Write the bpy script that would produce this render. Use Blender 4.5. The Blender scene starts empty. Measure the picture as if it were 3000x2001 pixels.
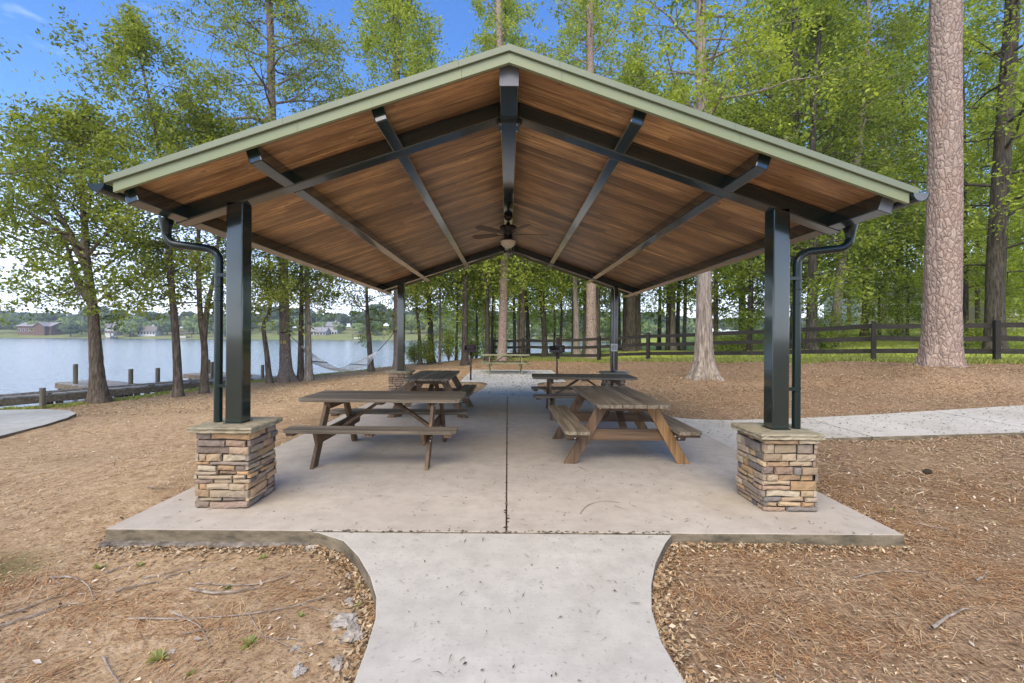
import bpy, math, random
import numpy as np
from mathutils import Matrix, Vector
PI = math.pi
R = math.radians
rnd = random.Random(7)

# ------------------------------------------------------------------ camera, world, sun, exposure
scene = bpy.context.scene
cam_d = bpy.data.cameras.new('camera'); cam = bpy.data.objects.new('camera', cam_d)
scene.collection.objects.link(cam)
cam_d.sensor_width = 36.0; cam_d.lens = 16.0
cam_d.shift_x = 0.0043; cam_d.shift_y = -0.0055
cam_d.clip_end = 3000.0; cam_d.clip_start = 0.05
cam.matrix_world = Matrix.Translation((0, 0, 1.5)) @ Matrix.Rotation(R(90), 4, 'X') @ Matrix.Rotation(0.006, 4, 'Z')
scene.camera = cam
SUN_EL, SUN_AZ = R(50), R(197)        # azimuth measured clockwise from +Y: behind the camera, a little to its left
world = bpy.data.worlds.new('World'); scene.world = world; world.use_nodes = True
wt = world.node_tree; wt.nodes.clear()
wo = wt.nodes.new('ShaderNodeOutputWorld'); wb = wt.nodes.new('ShaderNodeBackground')
sky = wt.nodes.new('ShaderNodeTexSky'); sky.sky_type = 'NISHITA'; sky.sun_disc = False
sky.sun_elevation = SUN_EL; sky.sun_rotation = SUN_AZ
sky.ozone_density = 3.0; sky.air_density = 1.0; sky.dust_density = 0.6; sky.altitude = 400
wtc = wt.nodes.new('ShaderNodeTexCoord'); wmap = wt.nodes.new('ShaderNodeMapping')
wmap.inputs['Scale'].default_value = (1.3, 1.3, 5.0)
wn = wt.nodes.new('ShaderNodeTexNoise'); wn.inputs['Scale'].default_value = 2.0; wn.inputs['Detail'].default_value = 6; wn.inputs['Roughness'].default_value = 0.6
wsep = wt.nodes.new('ShaderNodeSeparateXYZ')
wel = wt.nodes.new('ShaderNodeMapRange'); wel.inputs['From Min'].default_value = 0.30; wel.inputs['From Max'].default_value = 0.0
wel.inputs['To Min'].default_value = -0.08; wel.inputs['To Max'].default_value = 0.60
wadd = wt.nodes.new('ShaderNodeMath'); wadd.operation = 'ADD'
wr = wt.nodes.new('ShaderNodeMapRange'); wr.inputs['From Min'].default_value = 0.52; wr.inputs['From Max'].default_value = 0.95; wr.inputs['To Max'].default_value = 0.85
wm = wt.nodes.new('ShaderNodeMix'); wm.data_type = 'RGBA'
L = wt.links.new
L(wtc.outputs['Generated'], wmap.inputs['Vector']); L(wmap.outputs[0], wn.inputs['Vector'])
L(wtc.outputs['Generated'], wsep.inputs[0]); L(wsep.outputs['Z'], wel.inputs['Value'])
L(wn.outputs['Fac'], wadd.inputs[0]); L(wel.outputs[0], wadd.inputs[1]); L(wadd.outputs[0], wr.inputs['Value'])
L(wr.outputs[0], wm.inputs[0]); whs = wt.nodes.new('ShaderNodeHueSaturation'); whs.inputs['Saturation'].default_value = 1.25; whs.inputs['Hue'].default_value = 0.508
L(sky.outputs[0], whs.inputs['Color']); L(whs.outputs[0], wm.inputs[6]); wm.inputs[7].default_value = (7.3, 7.9, 9.3, 1)
L(wm.outputs[2], wb.inputs['Color']); wb.inputs['Strength'].default_value = 0.15
L(wb.outputs[0], wo.inputs['Surface'])
sd = bpy.data.lights.new('sun', 'SUN'); sd.energy = 2.0; sd.angle = R(60); sd.color = (1.0, 0.85, 0.60)
so = bpy.data.objects.new('sun', sd); scene.collection.objects.link(so)
sdir = Vector((math.sin(SUN_AZ) * math.cos(SUN_EL), math.cos(SUN_AZ) * math.cos(SUN_EL), math.sin(SUN_EL)))
so.rotation_euler = sdir.to_track_quat('Z', 'Y').to_euler()
scene.view_settings.view_transform = 'Standard'; scene.view_settings.look = 'None'
scene.view_settings.exposure = 1.06; scene.view_settings.gamma = 1.0
scene.cycles.max_bounces = 7; scene.cycles.diffuse_bounces = 4; scene.cycles.transmission_bounces = 4
scene.cycles.transparent_max_bounces = 8

# ------------------------------------------------------------------ node materials
class MT:
    def __init__(s, name, rough=0.7, spec=0.5):
        s.m = bpy.data.materials.new(name); s.m.use_nodes = True
        s.t = s.m.node_tree; s.b = s.t.nodes['Principled BSDF']; s.out = s.t.nodes['Material Output']
        s.b.inputs['Roughness'].default_value = rough; s.b.inputs['Specular IOR Level'].default_value = spec
    def n(s, ty, ins=None, **kw):
        nd = s.t.nodes.new('ShaderNode' + ty)
        for k, v in kw.items(): setattr(nd, k, v)
        for k, v in (ins or {}).items():
            if hasattr(v, 'is_output') or isinstance(v, bpy.types.NodeSocket): s.t.links.new(v, nd.inputs[k])
            else: nd.inputs[k].default_value = v
        return nd
    def co(s, scale=(1, 1, 1), src='Object', rot=(0, 0, 0)):
        if src == 'UV': o = s.n('UVMap').outputs[0]
        elif src == 'World': o = s.n('NewGeometry').outputs['Position']
        else: o = s.n('TexCoord').outputs[src]
        return s.n('Mapping', {'Vector': o, 'Scale': scale, 'Rotation': rot}).outputs[0]
    def noise(s, vec, scale, detail=4, rough=0.55, dist=0.0):
        return s.n('TexNoise', {'Vector': vec, 'Scale': scale, 'Detail': detail, 'Roughness': rough, 'Distortion': dist}).outputs['Fac']
    def ramp(s, fac, stops):
        nd = s.n('ValToRGB', {'Fac': fac}); e = nd.color_ramp.elements
        while len(e) < len(stops): e.new(0.5)
        for i, (p, c) in enumerate(stops):
            e[i].position = p; e[i].color = (c[0], c[1], c[2], 1) if not isinstance(c, (int, float)) else (c, c, c, 1)
        return nd.outputs[0]
    def mix(s, f, a, b, mode='MIX'):
        nd = s.n('Mix', data_type='RGBA', blend_type=mode)
        for i, v in ((0, f), (6, a), (7, b)):
            if isinstance(v, bpy.types.NodeSocket): s.t.links.new(v, nd.inputs[i])
            else: nd.inputs[i].default_value = v if isinstance(v, (int, float)) else (v[0], v[1], v[2], 1)
        return nd.outputs[2]
    def math(s, op, a, b=0.0, clamp=False):
        nd = s.n('Math', operation=op, use_clamp=clamp)
        for i, v in ((0, a), (1, b)):
            if isinstance(v, bpy.types.NodeSocket): s.t.links.new(v, nd.inputs[i])
            else: nd.inputs[i].default_value = v
        return nd.outputs[0]
    def attr(s, name, out='Fac'): return s.n('Attribute', attribute_name=name).outputs[out]
    def bump(s, h, strength=0.5, dist=0.02):
        nd = s.n('Bump', {'Height': h, 'Strength': strength, 'Distance': dist})
        s.t.links.new(nd.outputs[0], s.b.inputs['Normal']); return nd.outputs[0]
    def col(s, c):
        if isinstance(c, bpy.types.NodeSocket): s.t.links.new(c, s.b.inputs['Base Color'])
        else: s.b.inputs['Base Color'].default_value = (c[0], c[1], c[2], 1)
    def rough(s, c): s.t.links.new(c, s.b.inputs['Roughness'])

def m_paint(name, c, rough=0.3, var=0.15, sc=3.0):
    k = MT(name, rough); n = k.noise(k.co(), sc, 5)
    k.col(k.mix(n, [v * (1 - var) for v in c], [v * (1 + var) for v in c]))
    k.rough(k.ramp(k.noise(k.co(), 2.5, 3), [(0.3, rough * 0.85), (0.8, min(1, rough * 1.3))])); return k.m
def m_concrete(name, c1, c2, speck=0.5):
    k = MT(name, 0.85, 0.3); w = k.co(src='World')
    n1 = k.noise(w, 0.9, 6, 0.6); n2 = k.noise(w, 45, 3, 0.6); n3 = k.noise(w, 6, 5, 0.65)
    c = k.mix(k.ramp(n1, [(0.35, 0), (0.65, 1)]), c1, c2)
    c = k.mix(k.ramp(n3, [(0.42, 0), (0.7, 0.42)]), c, [v * 0.66 for v in c1])
    c = k.mix(k.ramp(n2, [(0.60, 0), (0.74, speck)]), c, [v * 0.42 for v in c1])
    br = k.noise(k.co((1.2, 90, 1), src='World'), 1.0, 3)
    c = k.mix(k.ramp(br, [(0.4, 0), (0.7, 0.12)]), c, [v * 0.7 for v in c2])
    sp_ = k.n('TexVoronoi', {'Vector': w, 'Scale': 7.0}); wb_ = k.noise(w, 38, 2)
    spot = k.math('MULTIPLY', k.math('LESS_THAN', k.math('ADD', sp_.outputs['Distance'], k.math('MULTIPLY', wb_, 0.09)), 0.115), k.math('GREATER_THAN', k.n('SeparateColor', {0: sp_.outputs['Color']}).outputs[1], 0.55))
    c = k.mix(k.math('MULTIPLY', spot, speck), c, [v * 0.5 for v in c1])
    st_ = k.noise(k.co((.6, .25, 1), src='World'), 1.6, 6, 0.7)
    c = k.mix(k.ramp(st_, [(0.52, 0), (0.62, 0.25), (0.72, 0.1)]), c, [c1[0] * .72, c1[1] * .66, c1[2] * .58])
    k.col(c); k.bump(k.math('ADD', n2, k.math('MULTIPLY', br, 0.6)), 0.25, 0.004); return k.m
M = {}
M['slab'] = m_concrete('covered_concrete', (0.49, 0.43, 0.35), (0.57, 0.51, 0.42), 0.3)
M['path'] = m_concrete('path_concrete', (0.52, 0.485, 0.405), (0.62, 0.58, 0.495), 0.6)
M['pad'] = m_concrete('far_concrete', (0.46, 0.45, 0.40), (0.54, 0.53, 0.48), 0.8)
k = MT('slab_edge', 0.9, 0.2); w = k.co(src='World')
k.col(k.ramp(k.noise(k.co((1, 1, 3), src='World'), 4, 7, 0.7), [(0.3, (0.07, 0.065, 0.05)), (0.5, (0.20, 0.165, 0.11)), (0.75, (0.34, 0.28, 0.20))]))
k.bump(k.noise(w, 30, 5), 0.6, 0.01); M['edge'] = k.m
k = MT('joint_dark', 0.95, 0.1); k.col((0.03, 0.027, 0.02)); M['joint'] = k.m
k = MT('rubble_mortar', 0.95, 0.2); k.col(k.ramp(k.noise(k.co(src='World'), 20, 5), [(0.3, (0.25, 0.215, 0.17)), (0.7, (0.52, 0.47, 0.40))]))
k.bump(k.noise(k.co(src='World'), 60, 5), 0.8, 0.01); M['rubble'] = k.m
k = MT('rough_footing', 0.95, 0.2); k.col(k.ramp(k.noise(k.co(src='World'), 12, 6, .7), [(0.3, (0.06, 0.05, 0.04)), (0.7, (0.36, 0.31, 0.25))]))
k.bump(k.noise(k.co(src='World'), 60, 5), 0.8, 0.01); M['footing'] = k.m
M['steel'] = m_paint('dark_green_steel', (0.010, 0.022, 0.019), 0.16, 0.12, 1.2); M['steel'].node_tree.nodes['Principled BSDF'].inputs['Coat Weight'].default_value = 0.7; M['steel'].node_tree.nodes['Principled BSDF'].inputs['Coat IOR'].default_value = 1.65; M['steel'].node_tree.nodes['Principled BSDF'].inputs['Coat Roughness'].default_value = 0.07; M['steel'].node_tree.nodes['Principled BSDF'].inputs['Specular IOR Level'].default_value = 0.6
M['steel_pipe'] = m_paint('dark_green_pipe', (0.012, 0.024, 0.022), 0.2, 0.1, 1.2)
M['fan_dark'] = m_paint('dark_bronze', (0.02, 0.013, 0.01), 0.35, 0.2)
M['blade'] = m_paint('brown_fan_blade', (0.15, 0.095, 0.057), 0.5, 0.2)
M['galv'] = m_paint('grey_metal', (0.42, 0.43, 0.42), 0.45, 0.1)
M['capgrey'] = m_paint('mottled_grey_paint', (0.17, 0.18, 0.19), 0.35, 0.3, 6)  # mottled grey, paler than the dark green steel
M['pale_box'] = m_paint('pale_grey_plastic', (0.72, 0.70, 0.60), 0.5, 0.1)
k = MT('frosted_glass', 0.35); k.col((0.75, 0.66, 0.52)); k.b.inputs['Subsurface Weight'].default_value = 0.2; M['glass'] = k.m
k = MT('green_trim', 0.42, 0.4); w = k.co(src='World')
c = k.mix(k.noise(w, 1.2, 5), (0.235, 0.275, 0.145), (0.30, 0.335, 0.195))
c = k.mix(k.ramp(k.noise(k.co((1, 1, 6), src='World'), 2.4, 6, 0.7), [(0.5, 0), (0.85, 0.5)]), c, (0.30, 0.30, 0.10))
k.col(k.mix(k.ramp(k.noise(w, 26, 4, 0.6), [(0.66, 0), (0.76, 0.5)]), c, (0.14, 0.14, 0.07))); M['trim'] = k.m
k = MT('green_trim_drip', 0.42, 0.4); k.col(k.mix(k.noise(k.co(src='World'), 2.2, 6), (0.19, 0.22, 0.14), (0.25, 0.28, 0.19))); M['trim2'] = k.m
M['roofing'] = m_paint('green_roof_metal', (0.14, 0.20, 0.13), 0.4, 0.2)

def m_wood(name, dark, mid, light, rough=0.6, grain_axis=0, gs=1.0, bumps=0.3, src='Object', knots=True, light_amt=0.5):
    k = MT(name, rough, 0.4)
    sc = [26 * gs] * 3; sc[grain_axis] = 1.1 * gs
    v = k.co(tuple(sc), src=src)
    t = k.attr('tint')
    off = k.n('VectorMath', {0: v, 1: k.n('CombineXYZ', {'X': k.math('MULTIPLY', t, 37.0), 'Y': k.math('MULTIPLY', t, 91.0), 'Z': k.math('MULTIPLY', t, 53.0)}).outputs[0]}, operation='ADD').outputs[0]
    g = k.noise(off, 1.0, 6, 0.62, 0.6)
    c = k.ramp(g, [(0.28, dark), (0.5, mid), (0.72, light)])
    b = k.mix(k.ramp(t, [(0.0, 0.0), (1.0, 1.0)]), [0.5] * 3, [1.55] * 3)
    c = k.mix(1.0, c, b, 'MULTIPLY')
    sb = [3.0 * gs] * 3; sb[grain_axis] = 0.35 * gs
    vb = k.n('VectorMath', {0: k.co(tuple(sb), src=src), 1: k.n('CombineXYZ', {'X': k.math('MULTIPLY', t, 57.0), 'Y': k.math('MULTIPLY', t, 31.0), 'Z': 0.0}).outputs[0]}, operation='ADD').outputs[0]
    hl = k.ramp(k.noise(vb, 1.0, 3), [(0.55, 0.0), (0.75, light_amt)])
    c = k.mix(hl, c, light)
    if knots:
        sk = [7 * gs] * 3; sk[grain_axis] = 2.6 * gs
        vo = k.n('TexVoronoi', {'Vector': k.co(tuple(sk), src=src), 'Scale': 1.0}).outputs['Distance']
        c = k.mix(k.ramp(vo, [(0.04, 0.85), (0.13, 0.0)]), c, [d * 0.5 for d in dark])
    if src == 'UV':
        stn = k.noise(k.co((1.1, 2.6, 1), src=src), 1.0, 5, 0.7)
        c = k.mix(k.ramp(stn, [(0.42, 0.5), (0.6, 0.0)]), c, [d * 1.1 for d in dark])
    k.col(c); k.bump(g, bumps, 0.004)
    k.rough(k.ramp(g, [(0.3, rough * 0.75), (0.8, min(1, rough * 1.3))])); return k.m
M['ceil'] = m_wood('ceiling_boards', (0.13, 0.068, 0.03), (0.46, 0.25, 0.108), (0.85, 0.55, 0.26), 0.42, 0, 1.5, src='UV', light_amt=0.8)
M['weather'] = m_wood('weathered_brown_wood', (0.085, 0.066, 0.043), (0.20, 0.16, 0.108), (0.34, 0.285, 0.20), 0.7, 0, 1.0)
M['crosswood'] = m_wood('stained_cross_wood', (0.05, 0.031, 0.018), (0.135, 0.082, 0.045), (0.25, 0.155, 0.085), 0.6, 1, 0.8)
M['legwood'] = m_wood('stained_leg_wood', (0.05, 0.031, 0.018), (0.135, 0.082, 0.045), (0.25, 0.155, 0.085), 0.6, 2, 0.8)
M['warmwood'] = m_wood('warm_orange_wood', (0.12, 0.064, 0.028), (0.27, 0.15, 0.06), (0.42, 0.25, 0.105), 0.6, 2, 0.8)
M['mosswood'] = m_wood('greenish_old_wood', (0.10, 0.10, 0.045), (0.22, 0.215, 0.11), (0.34, 0.33, 0.19), 0.8, 0, 1.0)
M['dockwood'] = m_wood('grey_dock_wood', (0.13, 0.115, 0.095), (0.27, 0.25, 0.22), (0.42, 0.40, 0.37), 0.85, 0, 0.6)
M['dockbeam'] = m_wood('old_dock_beam', (0.07, 0.055, 0.035), (0.18, 0.14, 0.09), (0.32, 0.26, 0.18), 0.85, 0, 0.6)
M['piling'] = m_wood('old_piling_wood', (0.05, 0.045, 0.035), (0.15, 0.13, 0.095), (0.28, 0.25, 0.19), 0.85, 2, 0.8)
M['fencewood'] = m_wood('black_brown_fence_wood', (0.010, 0.009, 0.007), (0.028, 0.024, 0.017), (0.06, 0.05, 0.035), 0.75, 0, 0.8)
k = MT('bolt_zinc', 0.35); k.b.inputs['Metallic'].default_value = 0.8; k.col((0.75, 0.75, 0.72)); M['bolt'] = k.m
M['grill'] = m_paint('black_iron', (0.018, 0.014, 0.014), 0.4, 0.3)
M['grillred'] = m_paint('rusty_iron', (0.05, 0.022, 0.02), 0.6, 0.4)

k = MT('pedestal_stone', 0.8, 0.35); w = k.co(src='World')
cc = k.attr('tcol', 'Color'); n1 = k.noise(w, 18, 6, 0.65); n2 = k.noise(w, 5, 4)
c = k.mix(k.ramp(n1, [(0.25, 0.5), (0.5, 0)]), cc, (0.06, 0.05, 0.042))
c = k.mix(k.ramp(n2, [(0.5, 0), (0.75, 0.4)]), c, (0.36, 0.27, 0.16))
k.col(c); k.bump(n1, 0.75, 0.016); M['stone'] = k.m
k = MT('dark_mortar', 0.95, 0.1); k.col((0.045, 0.038, 0.03)); M['mortar'] = k.m
k = MT('flagstone_cap', 0.75, 0.35); w = k.co(src='World'); n1 = k.noise(w, 14, 6, 0.6)
c = k.ramp(k.noise(w, 5, 5), [(0.3, (0.30, 0.26, 0.165)), (0.7, (0.44, 0.385, 0.27))])
k.col(k.mix(k.ramp(n1, [(0.35, 0.5), (0.55, 0)]), c, (0.12, 0.105, 0.06))); k.bump(n1, 0.6, 0.012); M['cap'] = k.m

def m_bark(name, c1, c2, c3, kind='furrow', sc=1.0):
    k = MT(name, 0.9, 0.15)
    if kind == 'plate':
        w = k.co((1, 1, 0.5), src='Object'); wob = k.math('MULTIPLY', k.noise(w, 5 * sc, 3), 0.3)
        vv = k.n('VectorMath', {0: w, 1: k.n('CombineXYZ', {'X': wob, 'Y': wob, 'Z': wob}).outputs[0]}, operation='ADD').outputs[0]
        vo = k.n('TexVoronoi', {'Vector': vv, 'Scale': 12.0 * sc, 'Randomness': 1.0}, feature='DISTANCE_TO_EDGE').outputs['Distance']
        vc = k.n('TexVoronoi', {'Vector': vv, 'Scale': 12.0 * sc}).outputs['Color']
        crack = k.ramp(vo, [(0.0, 1.0), (0.05, 0.0)])
        fl = k.noise(k.co((1, 1, 0.4)), 30 * sc, 5, 0.65)
        c = k.mix(fl, c2, c3)
        c = k.mix(k.math('MULTIPLY', k.n('SeparateColor', {0: vc}).outputs[0], 0.35), c, [x * 0.62 for x in c2])
        c = k.mix(k.math('MULTIPLY', crack, k.ramp(k.noise(w, 3.0, 3), [(0.3, 0.45), (0.6, 1.0)])), c, c1)
        h = k.math('ADD', k.ramp(vo, [(0.0, 0.0), (0.25, 1.0)]), k.math('MULTIPLY', fl, 0.5))
        scar = k.noise(k.co((.5, .5, 3.0)), 1.0, 4, .6)
        c = k.mix(k.ramp(scar, [(0.66, 0.0), (0.70, 0.75)]), c, [x * 1.6 for x in c1])
        bl = k.noise(k.co((1, 1, 1)), 1.3, 3)
        c = k.mix(k.ramp(bl, [(0.5, 0.0), (0.75, 0.35)]), c, [c2[0] * 1.1, c2[1] * .85, c2[2] * .75])
        k.col(c); k.bump(h, 0.8, 0.03)
    else:
        g = k.noise(k.co((1, 1, 0.13)), 22 * sc, 6, 0.62, 0.5); g2 = k.noise(k.co((1, 1, 0.5)), 4 * sc, 4)
        c = k.ramp(g, [(0.32, c1), (0.5, c2), (0.7, c3)])
        c = k.mix(k.ramp(g2, [(0.5, 0), (0.8, 0.5)]), c, c3)
        k.col(c); k.bump(g, 0.8, 0.03)
    return k.m
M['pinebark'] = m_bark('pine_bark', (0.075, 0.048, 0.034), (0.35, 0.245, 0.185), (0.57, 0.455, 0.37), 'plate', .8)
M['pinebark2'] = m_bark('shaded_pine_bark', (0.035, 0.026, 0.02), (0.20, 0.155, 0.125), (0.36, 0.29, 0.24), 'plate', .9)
M['greybark'] = m_bark('grey_brown_bark', (0.10, 0.08, 0.06), (0.30, 0.25, 0.195), (0.50, 0.43, 0.35))
M['darkbark'] = m_bark('dark_bark', (0.022, 0.018, 0.013), (0.075, 0.062, 0.045), (0.17, 0.145, 0.11))
M['midbark'] = m_bark('brown_bark', (0.04, 0.031, 0.022), (0.13, 0.10, 0.072), (0.27, 0.22, 0.165))

def m_leaf(name, a, b, trans=0.42, rough=0.45):
    k = MT(name, rough, 0.35); t = k.attr('tint')
    c = k.mix(t, a, b); k.col(c)
    tr = k.n('BsdfTranslucent', {'Color': k.mix(1.0, c, (1.5, 1.5, 0.5), 'MULTIPLY')})
    mx = k.n('MixShader', {0: trans, 1: k.b.outputs[0], 2: tr.outputs[0]})
    k.t.links.new(mx.outputs[0], k.out.inputs['Surface']); return k.m
M['leaf_lake'] = m_leaf('lakeside_leaves', (0.085, 0.125, 0.02), (0.42, 0.46, 0.08))
M['leaf_wood'] = m_leaf('bright_wood_leaves', (0.14, 0.205, 0.03), (0.55, 0.61, 0.11))
M['leaf_top'] = m_leaf('yellow_green_leaves', (0.14, 0.20, 0.03), (0.50, 0.55, 0.11))
M['leaf_dark'] = m_leaf('deep_green_leaves', (0.07, 0.12, 0.022), (0.40, 0.46, 0.075))
M['leaf_far'] = m_leaf('far_leaves', (0.08, 0.13, 0.05), (0.2, 0.27, 0.10), 0.2, 0.7)
M['weed'] = m_leaf('weed_leaves', (0.20, 0.23, 0.06), (0.42, 0.42, 0.16), 0.3)
M['grass'] = m_leaf('grass_blades', (0.20, 0.24, 0.05), (0.44, 0.45, 0.13), 0.3, 0.6)
k = MT('litter', 0.8, 0.25); k.col(k.attr('tcol', 'Color')); M['litter'] = k.m
k = MT('dry_twig', 0.85, 0.2); k.col(k.ramp(k.noise(k.co(src='World'), 14, 4), [(0.3, (0.16, 0.12, 0.09)), (0.7, (0.48, 0.41, 0.34))])); M['twig'] = k.m
k = MT('white_rope', 0.85); k.col((0.75, 0.73, 0.68)); M['rope'] = k.m
k = MT('shaded_net_rope', 0.85); k.col((0.62, 0.60, 0.56)); M["netrope"] = k.m
k = MT('black_strap', 0.7); k.col((0.012, 0.012, 0.013)); M['strap'] = k.m
k = MT('pale_bar_wood', 0.6); k.col((0.14, 0.12, 0.10)); M['barwood'] = k.m
k = MT('yellow_paint', 0.7); k.col(k.mix(k.noise(k.co(), 40, 4), (0.42, 0.26, 0.02), (0.62, 0.42, 0.06))); M['yellow'] = k.m

# ------------------------------------------------------------------ geometry collector
class G:
    def __init__(s): s.V = []; s.F = []; s.n = 0; s.T = []; s.polyT = []; s.P = []; s.C = []; s.UV = []; s.uvq = False
    def quads(s, v, f, t=0.5, c=None):
        v = np.asarray(v, float); f = np.asarray(f, int)
        s.V.append(v); s.F.append(f + s.n); s.n += len(v)
        s.T.append(np.full(len(f), t, float) if np.isscalar(t) else np.asarray(t, float))
        s.C.append(np.tile(np.array(c if c is not None else (0.5, 0.5, 0.5), float), (len(f), 1)) if (c is None or np.ndim(c) == 1) else np.asarray(c, float))
    def poly(s, verts, faces, t=0.5, c=(0.5, 0.5, 0.5)):
        v = np.asarray(verts, float); s.V.append(v)
        for f in faces: s.P.append(([i + s.n for i in f], t, c))
        s.n += len(v)
    def box(s, lo, hi, t=0.5, c=(0.5, 0.5, 0.5)):
        x0, y0, z0 = lo; x1, y1, z1 = hi
        v = [(x0, y0, z0), (x1, y0, z0), (x1, y1, z0), (x0, y1, z0), (x0, y0, z1), (x1, y0, z1), (x1, y1, z1), (x0, y1, z1)]
        s.quads(v, [(0, 3, 2, 1), (4, 5, 6, 7), (0, 1, 5, 4), (1, 2, 6, 5), (2, 3, 7, 6), (3, 0, 4, 7)], t, c)
    def beam(s, p0, p1, w, h, up=(0, 0, 1), t=0.5, c=(0.5, 0.5, 0.5)):
        p0 = Vector(p0); p1 = Vector(p1); d = (p1 - p0).normalized(); up = Vector(up)
        side = d.cross(up).normalized(); u = side.cross(d).normalized()
        v = []
        for p in (p0, p1):
            for a, b in ((-1, -1), (1, -1), (1, 1), (-1, 1)):
                v.append(tuple(p + side * (a * w / 2) + u * (b * h / 2)))
        s.quads(v, [(0, 1, 2, 3), (7, 6, 5, 4), (0, 4, 5, 1), (1, 5, 6, 2), (2, 6, 7, 3), (3, 7, 4, 0)], t, c)
    def prism(s, pts, z0, z1, t=0.5, c=(0.5, 0.5, 0.5), sides=True, bottom=True):   # pts CCW in XY
        n = len(pts); v = [(x, y, z0(x, y) if callable(z0) else z0) for x, y in pts] + [(x, y, z1(x, y) if callable(z1) else z1) for x, y in pts]
        fs = [tuple(range(n, 2 * n))]
        if bottom: fs.append(tuple(range(n - 1, -1, -1)))
        if sides: fs += [(i, (i + 1) % n, n + (i + 1) % n, n + i) for i in range(n)]
        s.poly(v, fs, t, c)
    def extr(s, pts3, vec, t=0.5, c=(0.5, 0.5, 0.5)):
        n = len(pts3); v = [tuple(p) for p in pts3] + [tuple(Vector(p) + Vector(vec)) for p in pts3]
        s.poly(v, [tuple(range(n - 1, -1, -1)), tuple(range(n, 2 * n))] + [(i, (i + 1) % n, n + (i + 1) % n, n + i) for i in range(n)], t, c)
    def tube(s, pts, rad, k=8, t=0.5, c=(0.5, 0.5, 0.5), cap=False, lobes=None):
        P = np.asarray(pts, float); n = len(P); rad = np.full(n, rad, float) if np.isscalar(rad) else np.asarray(rad, float)
        T = np.gradient(P, axis=0); T /= (np.linalg.norm(T, axis=1)[:, None] + 1e-9)
        ref = np.array((0.0, 0.0, 1.0)) if abs(T[0][2]) < 0.8 else np.array((1.0, 0.0, 0.0))
        a = np.linspace(0, 2 * PI, k, endpoint=False); V = []
        for i in range(n):
            u = np.cross(T[i], ref); u /= np.linalg.norm(u) + 1e-9; w = np.cross(T[i], u)
            r = rad[i] * (np.ones(k) if lobes is None else lobes[i])
            V.append(P[i] + np.outer(np.cos(a) * r, u) + np.outer(np.sin(a) * r, w))
            ref = -np.cross(T[i], u) if False else ref
        V = np.concatenate(V); F = []
        ii = np.arange(n - 1)[:, None] * k; jj = np.arange(k)[None, :]; j2 = (jj + 1) % k
        F = np.stack([ii + jj, ii + j2, ii + k + j2, ii + k + jj], -1).reshape(-1, 4)[:, ::-1]
        base = s.n; s.quads(V, F, t, c)
        if cap:
            s.P.append(([base + j for j in range(k)], t, c)); s.P.append(([base + (n - 1) * k + j for j in range(k - 1, -1, -1)], t, c))
    def lathe(s, prof, cx, cy, k=20, t=0.5, c=(0.5, 0.5, 0.5)):   # prof: list of (r, z)
        s.tube([(cx, cy, z) for r, z in prof], [max(r, 1e-4) for r, z in prof], k, t, c) if False else None
        a = np.linspace(0, 2 * PI, k, endpoint=False)
        V = np.concatenate([np.stack([cx + np.cos(a) * r, cy + np.sin(a) * r, np.full(k, z)], 1) for r, z in prof])
        n = len(prof); ii = np.arange(n - 1)[:, None] * k; jj = np.arange(k)[None, :]; j2 = (jj + 1) % k
        F = np.stack([ii + jj, ii + j2, ii + k + j2, ii + k + jj], -1).reshape(-1, 4)
        s.quads(V, F, t, c)
    def mesh(s, name, mat, smooth=False, uvf=None):
        V = np.concatenate(s.V) if s.V else np.zeros((0, 3))
        F = np.concatenate(s.F) if s.F else np.zeros((0, 4), int)
        me = bpy.data.meshes.new(name); npq = len(F); pl = [len(p[0]) for p in s.P]
        nl = npq * 4 + sum(pl)
        me.vertices.add(len(V)); me.vertices.foreach_set('co', V.astype(np.float32).ravel())
        me.loops.add(nl); me.polygons.add(npq + len(pl))
        li = np.concatenate([F.ravel(), np.array([i for p in s.P for i in p[0]], int)]) if pl else F.ravel()
        me.loops.foreach_set('vertex_index', li.astype(np.int32))
        tot = np.concatenate([np.full(npq, 4), np.array(pl, int)]) if pl else np.full(npq, 4)
        st = np.concatenate([[0], np.cumsum(tot)[:-1]]) if len(tot) else tot
        me.polygons.foreach_set('loop_start', st.astype(np.int32)); me.polygons.foreach_set('loop_total', tot.astype(np.int32))
        me.polygons.foreach_set('use_smooth', np.full(len(tot), smooth))
        T = np.concatenate(s.T + [np.array([p[1] for p in s.P], float)]) if (s.T or pl) else np.zeros(0)
        at = me.attributes.new('tint', 'FLOAT', 'FACE'); at.data.foreach_set('value', T.astype(np.float32))
        C = np.concatenate(s.C + ([np.array([p[2] for p in s.P], float)] if pl else []))
        ac = me.attributes.new('tcol', 'FLOAT_COLOR', 'FACE')
        ac.data.foreach_set('color', np.concatenate([C, np.ones((len(C), 1))], 1).astype(np.float32).ravel())
        if uvf is not None:
            uv = me.uv_layers.new(name='UVMap'); uv.data.foreach_set('uv', uvf(V[li]).astype(np.float32).ravel())
        me.materials.append(mat); me.update(calc_edges=True); me.validate()
        return me

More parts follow.
